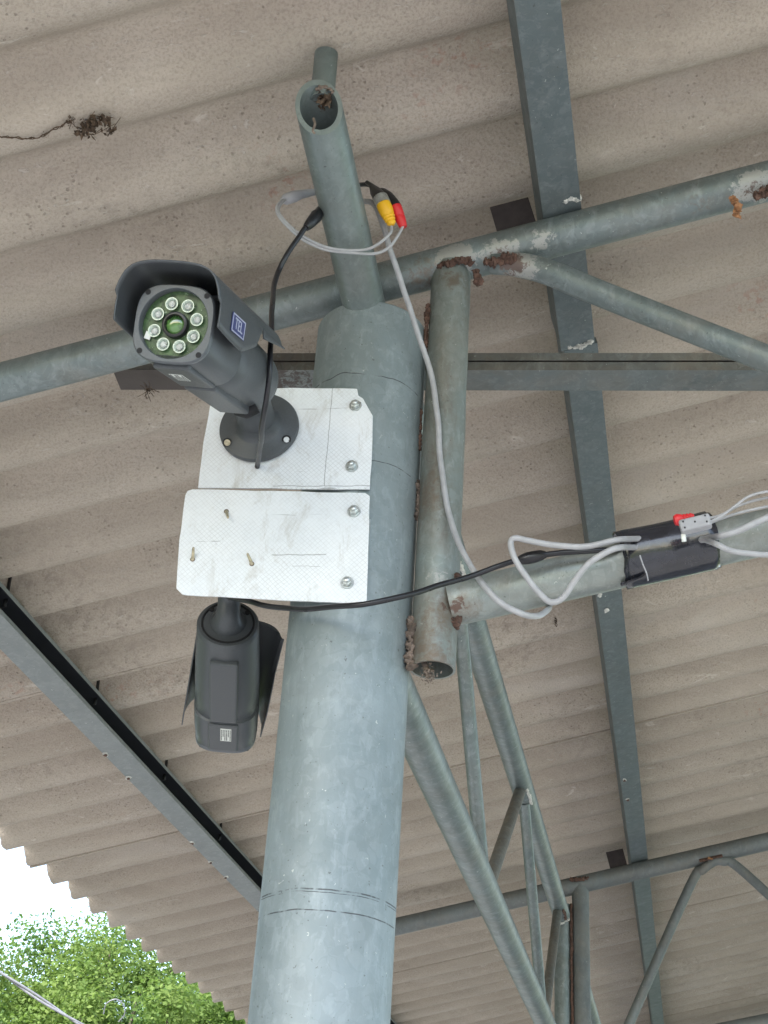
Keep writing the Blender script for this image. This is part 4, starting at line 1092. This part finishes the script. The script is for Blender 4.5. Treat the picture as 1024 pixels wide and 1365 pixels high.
# torn tail of tape under the pipe and a pale crease
tl = botc(XT0+0.012, YT)+Vector((0, -0.012, -0.032))
V, Fc = box((0, 0, 0), (0.028, 0.010, 0.002)); o = obj('torn_tail', xf((V, Fc), Matrix.Translation(tl) @ Matrix.Rotation(R_(-13), 4, 'Y') @ Matrix.Rotation(R_(35), 4, 'X')), M['tape'], tp, smooth=False)
o = obj('torn_tail', tube(catmull([tl+Vector((-0.014,0,-0.006)), tl+Vector((-0.004,-0.004,-0.005)), tl+Vector((0.012,-0.006,0.0)), tl+Vector((0.018,-0.008,0.003))], 4), 0.0025, 6), M['tape'], tp)
obj('tape_crease', tube(catmull([at(853, 740, 1.793), at(857, 752, 1.793), at(862, 764, 1.795), at(864, 774, 1.80)], 4), 0.0009, 5), M['greyplug'], tp)

# plugs on the tape
pg = thing('video_connector', 'grey plug shell with a red plug sticking out, strapped on the black tape', 'connector', tuple(at(925, 698, 1.785)))
cpos = at(927, 699, 1.782)
dch = (at(945, 694, 1.78)-at(908, 703, 1.785)).normalized(); upc = (Vector((0,0,1))-dch*dch.z).normalized(); nn_ = dch.cross(upc)
Mx = Matrix((dch, -nn_, upc)).transposed().to_4x4(); Mx.translation = cpos
o = obj('grey_shell', xf(box((0, 0, 0), (0.039, 0.014, 0.0175)), Mx), M['greyplug'], pg, smooth=False); bevel(o, 0.003, 3)
for (a, b) in ((-0.014, 0.004), (-0.014, -0.005), (0.0, 0.0), (0.014, 0.005), (0.014, -0.004)):
    obj('shell_pin', xf(box((a, -0.0073, b) , (0.0018, 0.001, 0.0022)), Mx), M['rubber_dark'], pg, smooth=False)
    obj('shell_pin', xf(box((a, 0.0073, b) , (0.0018, 0.001, 0.0022)), Mx), M['rubber_dark'], pg, smooth=False)
rc = at(909, 692, 1.80)
o = plug([at(899, 694, 1.80), at(903, 693, 1.80), at(909, 692, 1.80), at(911, 691.5, 1.80), at(913, 691, 1.80), at(915, 690.5, 1.80), at(917, 690, 1.80), at(919, 689.5, 1.80), at(921, 689, 1.80), at(925, 688.5, 1.80)], [0.006, 0.0078, 0.0066, 0.0052, 0.0062, 0.0048, 0.0058, 0.0044, 0.0052, 0.0036], M['red'], pg, 'red_plug')
obj('white_sleeve', tube([at(911, 712, 1.784), at(912, 722, 1.782)], 0.003, 8), M['sticker'], pg)

# ------------------------------------------------------------------ overhead line outside
pA, pB = at(-160, 1178, 7.2), at(420, 1520, 6.9)
ol = thing('overhead_cable', 'twin grey overhead line sloping across the trees at lower left', 'cable', tuple((pA+pB)/2))
Q = [pA+(pB-pA)*t + Vector((0,0,-0.10*math.sin(math.pi*t))) for t in [i/60 for i in range(61)]]
for s_ in (0, math.pi):
    obj('strand', tube([p+Vector((0, math.cos(i*0.5+s_)*0.007, 0.008*math.sin(i*0.35+s_)+0.002)) for i, p in enumerate(Q)], 0.0062, 8), M['alu_cable'], ol)
obj('tie_wire', tube(catmull([at(138, 1352, 7.0), at(142, 1338, 7.0), at(155, 1332, 7.0), at(165, 1340, 7.0), at(166, 1352, 7.0), at(158, 1362, 7.0)], 5), 0.003, 5), M['alu_cable'], ol)

# ------------------------------------------------------------------ trees
def tree(label, base, H, crown_r, seed, leafm, nleaf, lowest=0.25, leaf=0.075):
    rnd = random.Random(seed)
    root = thing('broadleaf_tree', label, 'tree', tuple(base), 'trees beyond the yard')
    top = Vector((base[0]+rnd.uniform(-.4,.4), base[1]+rnd.uniform(-.4,.4), base[2]+H*0.82)); b = Vector(base)
    tk = catmull([b, b+(top-b)*0.35+Vector((rnd.uniform(-.15,.15), 0, 0)), b+(top-b)*0.7+Vector((rnd.uniform(-.25,.25), 0, 0)), top], 5)
    R0 = H*0.026
    parts = [tube(tk, [R0*(1-0.85*i/len(tk)) for i in range(len(tk))], 9)]
    cl = []
    nc = int(90)
    cc = b+Vector((0, 0, H*(lowest+1)/2)); hz = H*(1-lowest)/2
    for i in range(nc):
        while True:
            v = Vector((rnd.uniform(-1,1), rnd.uniform(-1,1), rnd.uniform(-1,1)))
            if 0.35 < v.length < 1: break
        c = cc+Vector((v.x*crown_r, v.y*crown_r, v.z*hz)); cl.append((c, crown_r*rnd.uniform(0.13, 0.27)))
        if i % 2 == 0:
            t = rnd.uniform(0.3, 0.95); p0 = b+(top-b)*t
            if c.z < p0.z: p0 = b+(top-b)*max(0.2, (c.z-b.z)/H*0.6)
            mid = (p0+c)/2+Vector((0, 0, rnd.uniform(-0.2, 0.1)))
            parts.append(tube(catmull([p0, mid, c], 4), [R0*0.35*(1-0.09*j) for j in range(9)], 6))
    obj('trunk', join(*parts), M['bark'], root)
    g = np.random.default_rng(seed)
    per = nleaf//nc; C = np.repeat(np.array([tuple(c) for c, r in cl]), per, axis=0); Rr = np.repeat(np.array([r for c, r in cl]), per)
    N = len(C)
    def unit(a): return a/np.linalg.norm(a, axis=1, keepdims=True)
    v = unit(g.normal(size=(N, 3)))
    q = C + v*np.array([1, 1, 0.75])*(Rr*g.random(N)**0.45*1.15*(0.8+0.5*g.random(N)))[:, None]
    nrm = unit(v*0.6+np.array([0, 0, 0.7])+g.normal(size=(N, 3))*0.6)
    u = unit(np.cross(nrm, g.normal(size=(N, 3)))); w_ = np.cross(nrm, u)
    L = (leaf*g.uniform(0.6, 1.3, N))[:, None]
    V = np.stack([q-u*L*0.5, q+w_*L*0.30, q+u*L*0.55-nrm*L*0.1, q-w_*L*0.30], 1).reshape(-1, 3)-np.array(base)
    me = bpy.data.meshes.new('crown'); me.vertices.add(4*N); me.loops.add(4*N); me.polygons.add(N)
    me.vertices.foreach_set('co', V.astype(np.float32).ravel())
    me.loops.foreach_set('vertex_index', np.arange(4*N, dtype=np.int32)); me.polygons.foreach_set('loop_start', np.arange(0, 4*N, 4, dtype=np.int32))
    me.update(calc_edges=True)
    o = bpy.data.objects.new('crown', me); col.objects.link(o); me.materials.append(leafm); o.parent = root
def tb(px, Y):                      # ground point in the direction of a picture column
    r = at(px, 1300, 1.0); return (r.x*(Y/r.y), Y, G)
T = [('bright fresh green tree at the far left edge, in front of the others', -30, 16.0, 4.6, 2.1, 1, 'leafA', 24000),
     ('bright green bushy tree left of centre below the white sky', 95, 17.5, 5.6, 2.3, 2, 'leafA', 26000),
     ('taller bluish green tree whose top shows just under the eave teeth', 168, 19.0, 6.4, 2.4, 3, 'leafB', 26000),
     ('light green tree rightmost under the eave, next to the roof edge', 275, 17.0, 5.3, 1.8, 4, 'leafA', 22000),
     ('dark green tree standing farther back between the bright ones', 30, 22.5, 6.1, 3.0, 5, 'leafB', 22000),
     ('dark green tree farther back behind the roof edge', 330, 21.5, 6.5, 2.4, 6, 'leafB', 18000),
     ('bright green tree beyond the left edge of the photo', -200, 18.0, 5.6, 2.2, 7, 'leafA', 14000)]
for (lab, px, Y, H, cr_, sd_, lm, nl) in T: tree(lab, tb(px, Y), H*1.06, cr_, sd_, M[lm], int(nl*4.6), 0.12, leaf=0.062)

for i, (x, y) in enumerate(((-8.2, -5.0), (-8.8, -1.6), (-8.0, 1.6), (-8.9, 4.8), (-8.6, 8.0))):
    tree('tree beside the shed, out of the photo, %s in its row' % ('first', 'second', 'third', 'fourth', 'last')[i], (x, y, G), 6.2+0.5*math.sin(i*2.1), 2.1, 20+i, M['leafA' if i % 2 else 'leafB'], 9000, 0.08, leaf=0.17)
for o in scn.objects:
    if 'wc' in o: del o['wc']
